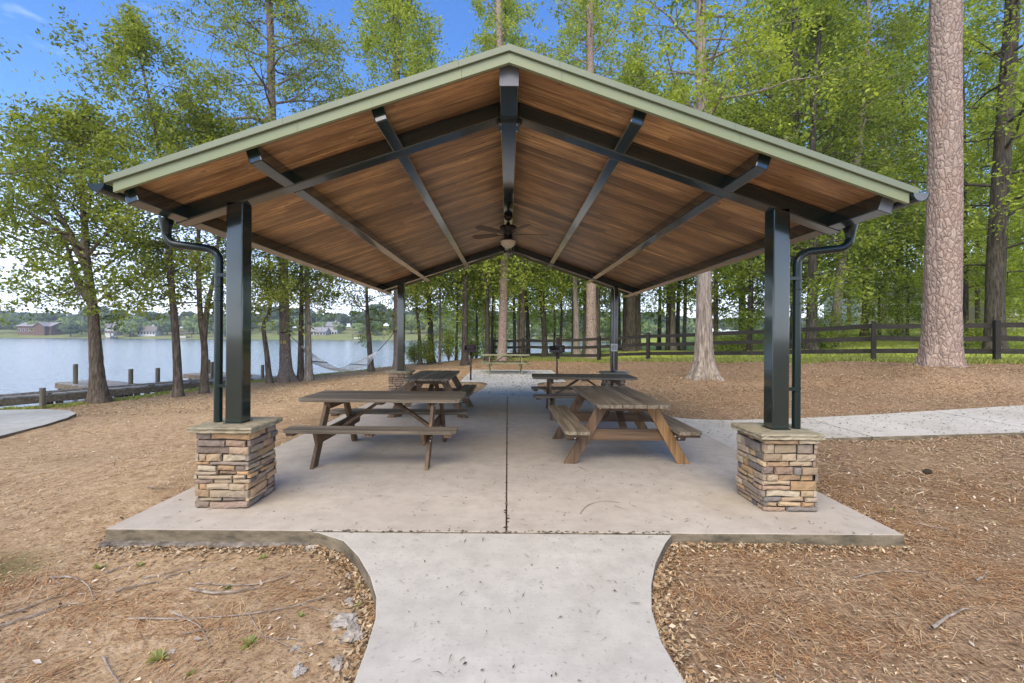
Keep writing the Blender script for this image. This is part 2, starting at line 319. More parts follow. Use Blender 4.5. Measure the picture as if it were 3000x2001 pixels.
col = scene.collection
def put(name, g, mat, parent=None, smooth=False, uvf=None, loc=None, bevel=0.0, seg=2):
    me = g if isinstance(g, bpy.types.Mesh) else g.mesh(name, mat, smooth, uvf)
    o = bpy.data.objects.new(name, me); col.objects.link(o)
    if parent: o.parent = parent
    if loc is not None: o.location = loc
    if bevel:
        b = o.modifiers.new('bevel', 'BEVEL'); b.width = bevel; b.segments = seg; b.limit_method = 'ANGLE'; b.angle_limit = R(40)
    return o
def tag(o, label=None, cat=None, group=None, kind=None):
    if label: o['label'] = label
    if cat: o['category'] = cat
    if group: o['group'] = group
    if kind: o['kind'] = kind
    return o
def empty(name, loc=(0, 0, 0), rz=0.0):
    o = bpy.data.objects.new(name, None); o.empty_display_size = 0.2; col.objects.link(o); o.location = loc; o.rotation_euler = (0, 0, rz); return o
def copy_tree(o, loc=None, rz=None, parent=None, mats=None):
    c = o.copy(); col.objects.link(c)
    if parent: c.parent = parent
    if loc is not None: c.location = loc
    if rz is not None: c.rotation_euler = (0, 0, rz)
    for ch in list(o.children): copy_tree(ch, parent=c)
    return c
def spline(pts, n):
    P = [np.array(p, float) for p in pts]; P = [2 * P[0] - P[1]] + P + [2 * P[-1] - P[-2]]
    out = []; m = len(P) - 3
    for i in range(n):
        u = i / (n - 1) * m; j = min(int(u), m - 1); f = u - j
        a, b, c, d = P[j:j + 4]
        out.append(0.5 * ((2 * b) + (c - a) * f + (2 * a - 5 * b + 4 * c - d) * f * f + (3 * b - a - 3 * c + d) * f ** 3))
    return np.array(out)

# ------------------------------------------------------------------ terrain
WATER = -0.95
CP = np.array([(0, 0, -.1), (-4, 0, -.14), (4, 0, -.06), (-8, 0, -.35), (8, 0, .08), (0, -8, -.1), (-8, -8, -.3), (8, -8, .1),
 (-3.2, 3.35, -.125), (-2.3, 3.3, -.125), (-1.3, 3.1, -.11), (1.6, 3.3, -.075), (3.2, 3.35, -.095), (-1.0, 2.2, -.09), (1.1, 2.2, -.06), (-2.2, 2.2, -.12), (2.5, 2.2, -.08),
 (-3.35, 4.6, -.09), (-3.3, 6, -.06), (-3.3, 8, -.045), (-3.3, 11.5, -.05), (3.3, 4.6, -.05), (3.2, 6, -.03), (3.2, 9.4, -.02), (3.2, 11.4, -.02),
 (0, 5, -.12), (0, 8, -.12), (0, 10.5, -.12), (-2, 7, -.12), (2, 7, -.12), (-2, 10, -.1), (2, 10, -.1), (-2.2, 4.5, -.12), (2.2, 4.5, -.12),
 (5, 6.2, -.02), (7.7, 6.2, .06), (5, 9.0, .0), (9, 9, .17), (12, 7, .2), (13, 9.2, .36),
 (-6, 4, -.3), (-6, 8, -.35), (-9.6, 9, -.53), (-10, 4, -.58), (-12.3, 9.5, -.56), (-13.6, 11.5, -.62), (-12.5, 14, -.68), (-10.6, 16, -.62), (-9.8, 20, -.52), (-7.4, 24.3, -.5), (-5.9, 24.5, -.35), (-5, 16, -.25), (-8, 14, -.5),
 (-1.5, 13, -.05), (1.8, 13, -.05), (-2, 15, -.06), (2.4, 15, -.04), (0, 13, -.1), (0, 17, -.1), (0, 19.5, -.08), (-2, 20.5, -.05), (2, 21, -.01), (-3.2, 26, -.25), (-.25, 26.5, .03),
 (-.9, 28.4, .05), (.9, 26.4, .11), (2.7, 24.4, .16), (4.5, 22.4, .24), (6.3, 20.4, .41), (8.0, 18.4, .5), (9.8, 16.3, .62), (11.5, 14.3, .76), (14.3, 13.3, .78), (17, 12.8, .8),
 (6.06, 14, .26), (4, 17, .14), (9, 12, .5), (10.95, 11.5, .8), (7, 11, .2), (20, 12, .95), (13, 19, .9), (17, 20, 1.1), (22, 28, 1.7), (28, 40, 2.2), (45, 50, 3.1), (45, 20, 2.4),
 (10, 30, .55), (0, 36, -.15), (5, 45, -.2), (12, 40, .3), (25, 60, 2.0), (60, 60, 3.6), (100, 100, 5.0), (-4, 33, -.5), (18, 60, .4)])
SH = [(-60, -60), (-22, -12), (-17.5, 2), (-15.6, 8), (-14.4, 12.6), (-12.9, 15.6), (-11.7, 18.8), (-10.1, 22.4), (-8.3, 27.5), (-5.2, 33), (-1.5, 41), (4, 50), (12, 60), (22, 78), (40, 110), (80, 180), (120, 400)]
SHA = np.array(SH, float)
def shore_s(x, y):      # signed distance to the shoreline, positive on land
    x = np.asarray(x, float); y = np.asarray(y, float); best = np.full(x.shape, 1e9); sg = np.ones(x.shape)
    for (ax, ay), (bx, by) in zip(SHA[:-1], SHA[1:]):
        dx, dy = bx - ax, by - ay; L2 = dx * dx + dy * dy
        t = np.clip(((x - ax) * dx + (y - ay) * dy) / L2, 0, 1)
        d = np.hypot(x - ax - t * dx, y - ay - t * dy); cr = dx * (y - ay) - dy * (x - ax)
        m = d < best; best = np.where(m, d, best); sg = np.where(m, np.where(cr < 0, 1.0, -1.0), sg)
    return best * sg
def tz(x, y):
    x = np.asarray(x, float); y = np.asarray(y, float); shp = x.shape; xf = x.ravel(); yf = y.ravel()
    out = np.zeros(len(xf))
    for i in range(0, len(xf), 20000):
        d2 = (xf[i:i + 20000, None] - CP[None, :, 0]) ** 2 + (yf[i:i + 20000, None] - CP[None, :, 1]) ** 2
        w = 1.0 / (d2 + 0.12) ** 2; out[i:i + 20000] = (w * CP[None, :, 2]).sum(1) / w.sum(1)
    s = shore_s(xf, yf)
    bank = np.clip((s + 0.25) / 0.5, 0, 1)
    out = np.where(s < 1.2, np.minimum(out, -0.66 + np.clip(s, -9, 9) * 0.25), out) * bank + (-2.3) * (1 - bank)
    return out.reshape(shp)
def tz1(x, y): return float(tz(np.array([x]), np.array([y]))[0])

def axis(dense0, dense1, step, lo, hi, g=1.13):
    a = list(np.arange(dense0, dense1 + 1e-6, step)); s = step; x = a[-1]
    while x < hi: s *= g; x += s; a.append(min(x, hi))
    s = step; x = a[0]; b = []
    while x > lo: s *= g; x -= s; b.append(max(x, lo))
    return np.array(b[::-1] + a)
xs = axis(-16, 16, 0.16, -900, 900); ys = axis(-1, 24, 0.16, -300, 900)
X, Y = np.meshgrid(xs, ys); Z = tz(X, Y)
nr = np.random.RandomState(3)
def fbm(x, y, f0=0.35, octv=5, seed=1):
    r = np.random.RandomState(seed); o = np.zeros(x.shape); a = 1.0; f = f0
    for _ in range(octv):
        for _ in range(3):
            th = r.rand() * 2 * PI; ph = r.rand() * 2 * PI
            o += a * np.sin((x * math.cos(th) + y * math.sin(th)) * f * 2 * PI + ph) / 3
        a *= 0.55; f *= 2.03
    return o
pav_mask = ((np.abs(X) < 3.2) & (Y > 3.3) & (Y < 11.5)) | ((np.abs(X) < 1.7) & (Y < 3.6)) | ((np.abs(X - .2) < 2.1) & (Y > 11) & (Y < 20.6)) | ((X > 3) & (X < 16) & (Y > 5.2) & (Y < 9.2))
Z = Z + fbm(X, Y, 0.3, 5, 4) * np.where(pav_mask, 0.0, 0.018)
Z = np.where(pav_mask, np.minimum(Z, np.where(X > 4, 0.035 * (X - 4) - 0.04, -0.03)), Z)
V = np.stack([X, Y, Z], -1).reshape(-1, 3); ny, nx = X.shape
idx = np.arange(ny * nx).reshape(ny, nx)
F = np.stack([idx[:-1, :-1], idx[:-1, 1:], idx[1:, 1:], idx[1:, :-1]], -1).reshape(-1, 4)
g = G(); g.quads(V, F)
# fence line for the grass mask
FP = [(-0.9, 28.4), (0.9, 26.4), (2.7, 24.4), (4.5, 22.4), (6.3, 20.4), (8.0, 18.4), (9.8, 16.3), (11.5, 14.3), (14.3, 13.3), (17.0, 12.4), (19.7, 11.5)]
def fence_side(x, y):    # positive beyond the fence
    x = np.asarray(x, float); y = np.asarray(y, float)
    pts = [(-3.5, 31.3)] + FP + [(40, 5)]; best = np.full(x.shape, 1e9); sg = np.ones(x.shape)
    for (ax, ay), (bx, by) in zip(pts[:-1], pts[1:]):
        dx, dy = bx - ax, by - ay; t = np.clip(((x - ax) * dx + (y - ay) * dy) / (dx * dx + dy * dy), 0, 1)
        d = np.hypot(x - ax - t * dx, y - ay - t * dy); cr = dx * (y - ay) - dy * (x - ax); m = d < best
        best = np.where(m, d, best); sg = np.where(m, np.where(cr > 0, 1.0, -1.0), sg)
    return best * sg
k = MT('ground_earth', 0.95, 0.15); w = k.co(src='World')
mu = k.attr('mulch'); gr = k.attr('grassy'); mo = k.attr('moss')
n1 = k.noise(w, 0.8, 6, 0.6); n2 = k.noise(w, 9, 6, 0.7); n3 = k.noise(w, 42, 4, 0.7)
st = k.noise(k.co((9, 60, 20), src='World', rot=(0, 0, 0.5)), 1.0, 4, 0.7); st2 = k.noise(k.co((60, 9, 20), src='World', rot=(0, 0, 0.25)), 1.0, 4, 0.7)
big_ = k.ramp(k.noise(w, 0.45, 4, 0.6), [(0.35, 0.0), (0.65, 1.0)])
dirt = k.ramp(n2, [(0.28, (0.28, 0.18, 0.095)), (0.5, (0.52, 0.36, 0.20)), (0.72, (0.70, 0.53, 0.34))])
mul = k.ramp(k.math('MAXIMUM', st, st2), [(0.42, (0.15, 0.095, 0.052)), (0.56, (0.40, 0.265, 0.15)), (0.66, (0.56, 0.395, 0.235)), (0.78, (0.72, 0.56, 0.36))])
c = k.mix(k.ramp(k.math('ADD', mu, k.math('MULTIPLY', k.math('SUBTRACT', n1, 0.5), 1.1)), [(0.35, 0), (0.65, 1)]), dirt, mul)
c = k.mix(k.math('MULTIPLY', big_, 0.38), c, (0.20, 0.125, 0.07))
c = k.mix(k.ramp(n3, [(0.36, 0.6), (0.5, 0.0)]), c, (0.085, 0.05, 0.03))
c = k.mix(k.ramp(n3, [(0.63, 0.0), (0.72, 0.7)]), c, (0.50, 0.36, 0.23))
gcol = k.ramp(k.noise(w, 3, 6, 0.7), [(0.3, (0.20, 0.22, 0.04)), (0.5, (0.38, 0.45, 0.07)), (0.8, (0.60, 0.60, 0.17))])
c = k.mix(k.ramp(k.math('ADD', gr, k.math('MULTIPLY', k.math('ADD', k.math('SUBTRACT', n2, 0.5), k.math('SUBTRACT', n1, 0.5)), 1.3)), [(0.35, 0), (0.7, 1)]), c, gcol)
c = k.mix(k.ramp(k.math('ADD', mo, k.math('MULTIPLY', k.math('SUBTRACT', n2, 0.5), 1.2)), [(0.5, 0), (0.85, 0.75)]), c, (0.13, 0.12, 0.035))
k.col(c); k.bump(k.math('ADD', n2, k.math('MULTIPLY', n3, 0.7)), 0.7, 0.025); M['ground'] = k.m
go = put('ground', g, M['ground'], smooth=True); tag(go, kind='structure')
xf, yf = X.ravel(), Y.ravel()
fs = fence_side(xf, yf); ss = shore_s(xf, yf)
mulch = np.clip(0.5 + (xf + 0.8) * 0.16, 0.05, 1.0) + np.where(yf > 11, 0.15, 0)
mulch = np.where((xf < 0) & (yf < 3.3), 0.38, mulch)
grassy = np.clip((fs + 0.9) * 0.7, 0, 1) + np.clip(1.0 - np.abs(ss - 0.45) / 0.5, 0, 1) * 0.75
grassy = np.maximum(grassy, np.clip((yf - 70) / 10, 0, 1))
moss = np.clip(1 - np.hypot((xf + 3.6) / 0.9, (yf - 3.0) / 0.8), 0, 1) * 1.2 + np.clip(1 - np.hypot((xf + 3.0) / 2.0, (yf - 12.5) / 0.9), 0, 1) * 0.8
me = go.data
for nm, arr in (('mulch', mulch), ('grassy', grassy), ('moss', moss)):
    a = me.attributes.new(nm, 'FLOAT', 'POINT'); a.data.foreach_set('value', arr.astype(np.float32))

# water
k = MT('lake_water', 0.12, 0.5); k.col((0.09, 0.12, 0.14)); k.b.inputs['IOR'].default_value = 1.33
v1 = k.noise(k.co((0.35, 1.0, 1), src='World', rot=(0, 0, 0.12)), 2.2, 5, 0.6); v2 = k.noise(k.co((0.5, 1.2, 1), src='World', rot=(0, 0, -0.1)), 0.5, 3)
k.bump(k.math('ADD', v1, k.math('MULTIPLY', v2, 1.2)), 0.4, 0.14); M['water'] = k.m
g = G(); g.quads([(-1500, -300, WATER), (1500, -300, WATER), (1500, 1500, WATER), (-1500, 1500, WATER)], [(0, 1, 2, 3)])
tag(put('lake_water', g, M['water']), kind='structure')

# ------------------------------------------------------------------ slabs and paths
def slab(name, polys, z1, th, mat, bev=0.006):
    g = G()
    for p in polys: g.prism(p, (lambda x, y: (z1(x, y) if callable(z1) else z1) - th), z1)
    o = put(name, g, mat, bevel=bev); o.data.materials.append(M['edge'])
    mi = np.zeros(len(o.data.polygons), int); nrm = np.zeros(len(mi) * 3); o.data.polygons.foreach_get('normal', nrm)
    mi[np.abs(nrm.reshape(-1, 3)[:, 2]) < 0.5] = 1; o.data.polygons.foreach_set('material_index', mi)
    tag(o, kind='structure'); return o
gp = 0.004
slab('covered_slab', [[(-3.08, 3.49), (-gp, 3.48), (-gp, 11.3), (-3.08, 11.3)], [(gp, 3.48), (3.04, 3.47), (3.04, 11.3), (gp, 11.3)]], 0.0, 0.135, M['slab'], 0.01)
Lp = [(-1.50, 3.478), (-1.42, 3.455), (-1.195, 3.33), (-1.01, 3.10), (-.85, 2.84), (-.745, 2.61), (-.695, 2.42), (-.672, 2.2), (-.655, 1.9), (-.65, 1.0), (-.65, -4)]
Rp = [(.80, -4), (.79, 1), (.79, 1.9), (.77, 2.25), (.805, 2.51), (.885, 2.77), (1.0, 3.04), (1.16, 3.32), (1.26, 3.463)]
slab('front_path', [spl for spl in [list(map(tuple, spline(Lp[:-1], 40)[:, :2] if False else [p for p in Lp])) + Rp]], -0.006, 0.11, M['path'])
def zr(x, y): return -0.006 + 0.035 * max(0.0, x - 4.0)
slab('side_path', [[(3.048, 5.55), (3.5, 6.15), (4.1, 6.6), (4.7, 6.73), (5.395, 6.73), (5.395, 8.27), (4.6, 8.25), (3.9, 8.28), (3.4, 8.36), (3.048, 8.6)],
                   [(5.41, 6.73), (8.0, 6.73), (8.0, 8.6), (6.9, 8.42), (5.41, 8.27)],
                   [(8.02, 6.73), (11.5, 6.8), (11.5, 9.1), (8.02, 8.6)], [(11.52, 6.8), (18, 7.3), (18, 10.1), (11.52, 9.1)]], zr, 0.11, M['path'])
slab('rear_path', [[(-1.0, 11.308), (1.15, 11.308), (1.02, 12.2), (.96, 13.2), (.94, 14.2), (1.0, 14.6), (1.2, 14.85), (1.95, 14.95), (1.95, 20.2), (-1.55, 20.2), (-1.55, 14.85), (-.85, 14.8), (-.66, 14.5), (-.61, 14.1), (-.68, 13.2), (-.8, 12.2)]], -0.004, 0.1, M['pad'])
slab('shore_path', [[(-9.75, 6.0), (-9.7, 8.7), (-9.95, 9.8), (-10.25, 10.6), (-10.6, 11.2), (-11.2, 11.65), (-12.0, 11.8), (-13.2, 11.6), (-14.4, 11.0), (-15.2, 8.0), (-16.5, 4.0), (-12, 3.5)][::-1]], -0.47, 0.1, M['pad'])

# ------------------------------------------------------------------ pavilion
SL = 0.340                                       # roof slope (rise over run)
TILT = -0.006                                    # the whole roof has settled a little towards the right
PX, YF, YB = 2.455, 4.155, 10.5
def rb(x): return 3.485 - SL * abs(x) + TILT * x  # underside of rafters and purlins
pav = empty('picnic_pavilion', (0, 7.3, 0)); tag(pav, 'open gabled picnic pavilion on dark green posts and stone pedestals', 'pavilion')
def P(name, g, mat, parent=None, **kw):
    o = put(name, g, mat, **kw); o.parent = parent or pav
    o.matrix_parent_inverse = Matrix.Translation((0, -7.3, 0)); return o
S_ = lambda o, par: (setattr(o, 'parent', par), setattr(o, 'matrix_parent_inverse', Matrix.Identity(4)))
# posts and pedestals
SC = [(0.50, 0.37, 0.22), (0.42, 0.28, 0.16), (0.36, 0.25, 0.17), (0.27, 0.205, 0.16), (0.20, 0.175, 0.155), (0.29, 0.235, 0.185), (0.44, 0.34, 0.22), (0.38, 0.28, 0.18), (0.42, 0.33, 0.22), (0.33, 0.24, 0.18), (0.47, 0.30, 0.155), (0.42, 0.33, 0.23), (0.50, 0.42, 0.29)]
def pedestal(cx, cy, ztop, seed, hw=0.235):
    r = random.Random(seed); core = G(); core.box((cx - hw + .02, cy - hw + .02, 0.0), (cx + hw - .02, cy + hw - .02, ztop - .05))
    g = G(); z = 0.003; ci = 0; H = ztop - 0.052
    while z < H - 0.012:
        h = min(r.choice([0.034, 0.04, 0.048, 0.055, 0.065, 0.085]), H - z)
        if H - z - h < 0.025: h = H - z
        own = ci % 2
        for side in range(4):
            full = (side % 2 == own); a = -hw if full else -hw + .03; b = hw if full else hw - .03; x = a
            while x < b - 0.01:
                ln = r.choice([.07, .1, .13, .16, .2, .24, .3]); x2 = min(x + ln, b)
                if b - x2 < 0.05: x2 = b
                spl = (h > 0.07 and r.random() < 0.55)
                parts = [(z, z + h * .48), (z + h * .52, z + h)] if spl else [(z, z + h)]
                for za, zb in parts:
                    pr = r.uniform(-0.018, 0.014); dz = r.uniform(-.006, .006); gap = 0.0045
                    c = r.choice(SC); f = r.uniform(0.8, 1.2); c = tuple(v * f for v in c)
                    x0, x1, z0, z1 = x + gap, x2 - gap, za + gap * .8, zb - gap * .8
                    inner = -hw + 0.05
                    # rings from the wall outwards: back rectangle, shoulder, front face with subdivisions
                    nu = max(2, int((x1 - x0) / 0.03)); us = np.linspace(x0, x1, nu + 1)
                    rows = []
                    for (zz, ins, out) in ((z0, 0, -0.03), (z0, 0, -.004), (z0 + .006, .005, .004), ((z0 + z1) / 2, .006, .007), (z1 - .006, .005, .004), (z1, 0, -.004), (z1, 0, -0.03)):
                        row = []
                        for i, u in enumerate(us):
                            e = 1.0 if 0 < i < nu else 0.0
                            jj = r.uniform(-.0035, .0035); uu = u + (ins if i == 0 else -ins if i == nu else 0)
                            o_ = out + (jj if out > 0 else 0) - (0.006 * (1 - e) if out > 0 else 0)
                            row.append((uu, hw + pr + o_, zz + dz * math.sin(u * 14 + seed) + (r.uniform(-.0016, .0016) if out > -.01 else 0)))
                        rows.append(row)
                    ca, sa = [(1, 0), (0, 1), (-1, 0), (0, -1)][side]
                    vv = [(cx + (-q[0]) * ca - q[1] * sa * 1.0, cy + (-q[0]) * sa + q[1] * ca, max(q[2], .001)) for row in rows for q in row]
                    n1 = nu + 1; fs = [(a_ * n1 + i, (a_ + 1) * n1 + i, (a_ + 1) * n1 + i + 1, a_ * n1 + i + 1) for a_ in range(6) for i in range(nu)]
                    g.quads(vv, fs, 0.5, c)
                    for e_ in (0, nu):     # end faces
                        base = g.n - 7 * n1; ring = [base + a_ * n1 + e_ for a_ in range(7)]
                        g.P.append((ring if e_ == 0 else ring[::-1], 0.5, c))
                x = x2
        z += h; ci += 1
    ped = P('stone_pedestal', g, M['stone'])
    S_(put('mortar_core', core, M['mortar']), ped)
    cg = G(); hc = hw + 0.035; n = 14; ring = []
    for i in range(4 * n):
        s_ = i // n; t = (i % n) / n * 2 - 1
        p = [(t, -1), (1, t), (-t, 1), (-1, -t)][s_]; ring.append(p)
    lv = [(ztop - .052, -.012), (ztop - .044, .004), (ztop - .026, -.004), (ztop - .012, .005), (ztop, -.002)]
    vs = []
    for li, (zz, o_) in enumerate(lv):
        for (a, b) in ring:
            j = r.uniform(-.006, .006) if li < 4 else r.uniform(-.002, .002)
            vs.append((cx + a * (hc + o_ + j), cy + b * (hc + o_ + j), zz + (r.uniform(-.003, .003) if 0 < li < 4 else 0)))
    m = 4 * n; fs = [(a * m + i, a * m + (i + 1) % m, (a + 1) * m + (i + 1) % m, (a + 1) * m + i) for a in range(4) for i in range(m)]
    cg.quads(vs, fs); cg.P.append(([4 * m + i for i in range(m)], .5, (0.5,) * 3)); cg.P.append(([i for i in range(m)][::-1], .5, (0.5,) * 3))
    S_(put('stone_cap', cg, M['cap']), ped)
for (sx, y, zt, sd_) in ((-1, YF, .70, 11), (1, YF, .672, 22), (-1, YB, .685, 33), (1, YB, .685, 44)):
    pedestal(sx * PX + (0.0 if sx < 0 else -.01), y, zt, sd_)
    g = G(); g.box((sx * PX - .076, y - .076, zt), (sx * PX + .076, y + .076, rb(sx * PX) + .03))
    P('post', g, M['steel'], bevel=0.012)
    g = G(); g.box((sx * PX - .085, y - .085, zt + .0005), (sx * PX + .085, y + .085, zt + .008)); P('base_plate', g, M['steel_pipe'])
# rafters
for y in (YF, YB):
    for sx in (-1, 1):
        g = G(); x0, x1 = 0.082 * sx, 2.99 * sx
        pts = [(x0, y - .076, rb(x0)), (x1, y - .076, rb(x1)), (x1, y - .076, rb(x1) + .146), (x0, y - .076, rb(x0) + .146)]
        if sx < 0: pts = pts[::-1]
        g.extr(pts, (0, .152, 0)); P('rafter', g, M['steel'], bevel=0.01)
    g = G(); g.box((-.10, y - .085, rb(0) - .085), (.10, y + .085, rb(0) - .045)); g.box((-.078, y - .079, rb(0) - .045), (.078, y + .079, rb(0) + .1))
    P('ridge_joint_plate', g, M['steel'], bevel=0.004)
    for bx in (-.075, .075):
        for by in (y - .062, y + .062):
            g = G(); g.lathe([(0.001, rb(0) - .091), (.008, rb(0) - .091), (.008, rb(0) - .085)], bx, by, 8); P('plate_bolt', g, M['bolt'])
# purlins
YP0, YP1 = 3.52, 11.25
ang = math.atan(SL)
for x in (0, -.985, .985, -1.955, 1.955, -2.905, 2.905):
    w = .148 if x == 0 else .10
    g = G(); zb = rb(x) - (.052 if x == 0 else 0.0); h = .19 if x == 0 else .140
    sgn = 0 if x == 0 else (1 if x < 0 else -1)
    ux, uz = (math.cos(ang), sgn * math.sin(ang)) if x else (1, 0); nx_, nz_ = -uz, ux
    pts = [(x - ux * w / 2, YP0, zb - uz * w / 2), (x + ux * w / 2, YP0, zb + uz * w / 2)]
    pts += [(pts[1][0] + nx_ * h, YP0, pts[1][2] + nz_ * h), (pts[0][0] + nx_ * h, YP0, pts[0][2] + nz_ * h)]
    # sections between the rafters and the cantilevered ends butt against them
    for (ya, yb) in ((YP0, YF - .0775), (YF + .0775, YB - .0775), (YB + .0775, YP1)):
        g.extr([(p[0], ya, p[2]) for p in pts], (0, yb - ya, 0))
    pu = P('purlin', g, M['steel'], bevel=0.008)
    if x in (0, 2.905):
        g = G(); g.extr([(p[0], YP0 - .003, p[2]) for p in pts], (0, .0028, 0)); S_(put('end_cap', g, M['capgrey']), pu)
# ceiling boards (run down the slope), seen from below
DX = 2.965; zd = lambda x: rb(x) + .149
for sx in (-1, 1):
    g = G(); y = 3.472; rr = random.Random(5 + sx)
    cuts = []
    while y < 11.33:
        wd = 0.133; y2 = min(y + wd, 11.33)
        segs = [0.0]; nseg = rr.choice([1, 2, 2])
        if nseg == 2: segs.append(rr.uniform(.6, 2.6))
        segs.append(DX)
        for a, b in zip(segs[:-1], segs[1:]):
            t = min(1, max(0, rr.gauss(.45, .28))); a2, b2 = a + (.001 if a else 0), b - .001
            xa, xb = sx * a2, sx * b2; lip = .004
            za, zb_ = zd(xa), zd(xb); e = .0012
            v = [(xa, y + e, za + lip), (xa, y + e + lip, za), (xa, y2 - e - lip, za), (xa, y2 - e, za + lip), (xb, y + e, zb_ + lip), (xb, y + e + lip, zb_), (xb, y2 - e - lip, zb_), (xb, y2 - e, zb_ + lip),
                 (xa, y + e, za + .03), (xa, y2 - e, za + .03), (xb, y + e, zb_ + .03), (xb, y2 - e, zb_ + .03)]
            f = [(0, 1, 5, 4), (1, 2, 6, 5), (2, 3, 7, 6), (3, 9, 11, 7), (8, 0, 4, 10), (9, 8, 10, 11)]
            if sx < 0: f = [q[::-1] for q in f]
            g.quads(v, f, t)
            g.P.append(([g.n - 12 + i for i in ((0, 1, 2, 3, 9, 8) if sx > 0 else (8, 9, 3, 2, 1, 0))], t, (0.5,) * 3)); g.P.append(([g.n - 12 + i for i in ((10, 11, 7, 6, 5, 4) if sx > 0 else (4, 5, 6, 7, 11, 10))], t, (0.5,) * 3))
        y = y2
    P('ceiling_boards', g, M['ceil'], uvf=lambda v, s=sx: np.stack([np.abs(v[:, 0]) * 1.056 + (20 if s > 0 else 0), v[:, 1]], 1))
    # metal roofing with standing seams
    g = G(); xe = sx * 3.03
    pts = [(0, 3.45, zd(0) + .036), (xe, 3.45, zd(xe) + .036), (xe, 3.45, zd(xe) + .052), (0, 3.45, zd(0) + .052)]
    if sx < 0: pts = pts[::-1]
    g.extr(pts, (0, 7.91, 0))
    for i in range(18):
        ysm = 3.62 + i * .43
        p2 = [(0, ysm, zd(0) + .053), (xe, ysm, zd(xe) + .053), (xe, ysm, zd(xe) + .07), (0, ysm, zd(0) + .07)]
        if sx < 0: p2 = p2[::-1]
        g.extr(p2, (0, .02, 0))
    P('roof_sheet', g, M['roofing'])
    for yy, nm in ((3.44, 'front'), (11.345, 'rear')):
        # lower fascia board and projecting upper drip strip, with the lap joints the photo shows
        g = G(); xf_ = sx * 3.045
        zt, zb2 = .010, -.066
        edges = [0.0, .36, 1.6, 2.99] if sx < 0 else [0.0, .40, 1.75, 3.03]
        for a, b in zip(edges[:-1], edges[1:]):
            xa, xb = sx * a, sx * (b - (.0015 if b < 3 else 0))
            p = [(xa, yy, zd(xa) + zb2), (xb, yy, zd(xb) + zb2), (xb, yy, zd(xb) + zt), (xa, yy, zd(xa) + zt)]
            if sx < 0: p = p[::-1]
            g.extr(p, (0, .03, 0))
        f = P('fascia', g, M['trim'])
        g = G(); yo = yy - .022 if yy < 5 else yy
        for a, b in ((0, .38), (.3815, 1.7), (1.7015, 3.04 if sx < 0 else 3.085)):
            xa, xb = sx * a, sx * b
            p = [(xa, yo, zd(xa) + zt + .003), (xb, yo, zd(xb) + zt + .003), (xb, yo, zd(xb) + zt + .052), (xa, yo, zd(xa) + zt + .052)]
            if sx < 0: p = p[::-1]
            g.extr(p, (0, .05, 0))
        P('rake_trim', g, M['trim2'])
    # eave board closing the deck
    g = G(); xa, xb = sx * 2.967, sx * 2.988; p = [(xa, 3.472, zd(xa) - .05), (xb, 3.472, zd(xb) - .05), (xb, 3.472, zd(xb) + .034), (xa, 3.472, zd(xa) + .034)]
    if sx < 0: p = p[::-1]
    g.extr(p, (0, 7.87, 0)); P('eave_board', g, M['trim'])
    # half-round gutter
    g = G(); rg = .062; cx = sx * 3.095; cz = zd(sx * 3.05) + .010; a = np.linspace(PI, 2 * PI, 13)
    prof = [(cx + math.cos(t) * rg, cz + math.sin(t) * rg) for t in a] + [(cx + math.cos(t) * (rg - .004), cz + math.sin(t) * (rg - .004)) for t in a[::-1]]
    g.extr([(x, 3.41, z) for x, z in prof], (0, 7.93, 0))
    gut = P('gutter', g, M['steel_pipe'])
    for ye in (3.412, 11.335):
        g = G(); g.extr([(cx + math.cos(t) * (rg - .005), ye, cz + math.sin(t) * (rg - .005)) for t in a], (0, .004, 0))
        S_(put('gutter_end', g, M['capgrey'] if sx > 0 else M['steel_pipe']), gut)
    # downspouts: elbow from the gutter to the post and down onto the pedestal cap
    for y, zt_ in ((YF - .01, .70 if sx < 0 else .672),):
        g = G(); xg = sx * 3.115; xp = sx * 2.632 if y < 5 else sx * 2.60
        path = [(xg, y, 2.545), (xg, y, 2.50), (xg, y, 2.42)]
        for i in range(1, 7): t = i / 6 * PI / 2; path.append((xg - sx * .12 * (1 - math.cos(t)), y, 2.42 - .11 * math.sin(t)))
        path.append((xp + sx * .14, y, 2.285))
        for i in range(1, 7): t = i / 6 * PI / 2; path.append((xp + sx * .14 - sx * .14 * math.sin(t), y, 2.285 - .12 * (1 - math.cos(t))))
        path += [(xp, y, 1.9), (xp, y, zt_ + .004)]
        g.tube(path, .036, 14)
        g.lathe([(.036, 2.40), (.040, 2.44), (.062, 2.53), (.062, 2.548)], xg, y, 14)
        d = P('downspout', g, M['steel_pipe'], smooth=True)
        for zz in (1.93, 1.80):
            g = G(); g.lathe([(.0362, zz), (.0395, zz + .003), (.0395, zz + .011), (.0362, zz + .014)], xp, y, 14)
            S_(put('pipe_collar', g, M['steel_pipe'], smooth=True), d)
        for zz in (2.02, 1.02):
            g = G(); g.box((min(xp, sx * (PX + .0765)) - .001, y - .041, zz), (max(xp, sx * (PX + .0765)) + .001, y - .0375, zz + .03)); g.lathe([(.0365, zz), (.0385, zz + .002), (.0385, zz + .028), (.0365, zz + .03)], xp, y, 14); S_(put('pipe_strap', g, M['steel_pipe']), d)
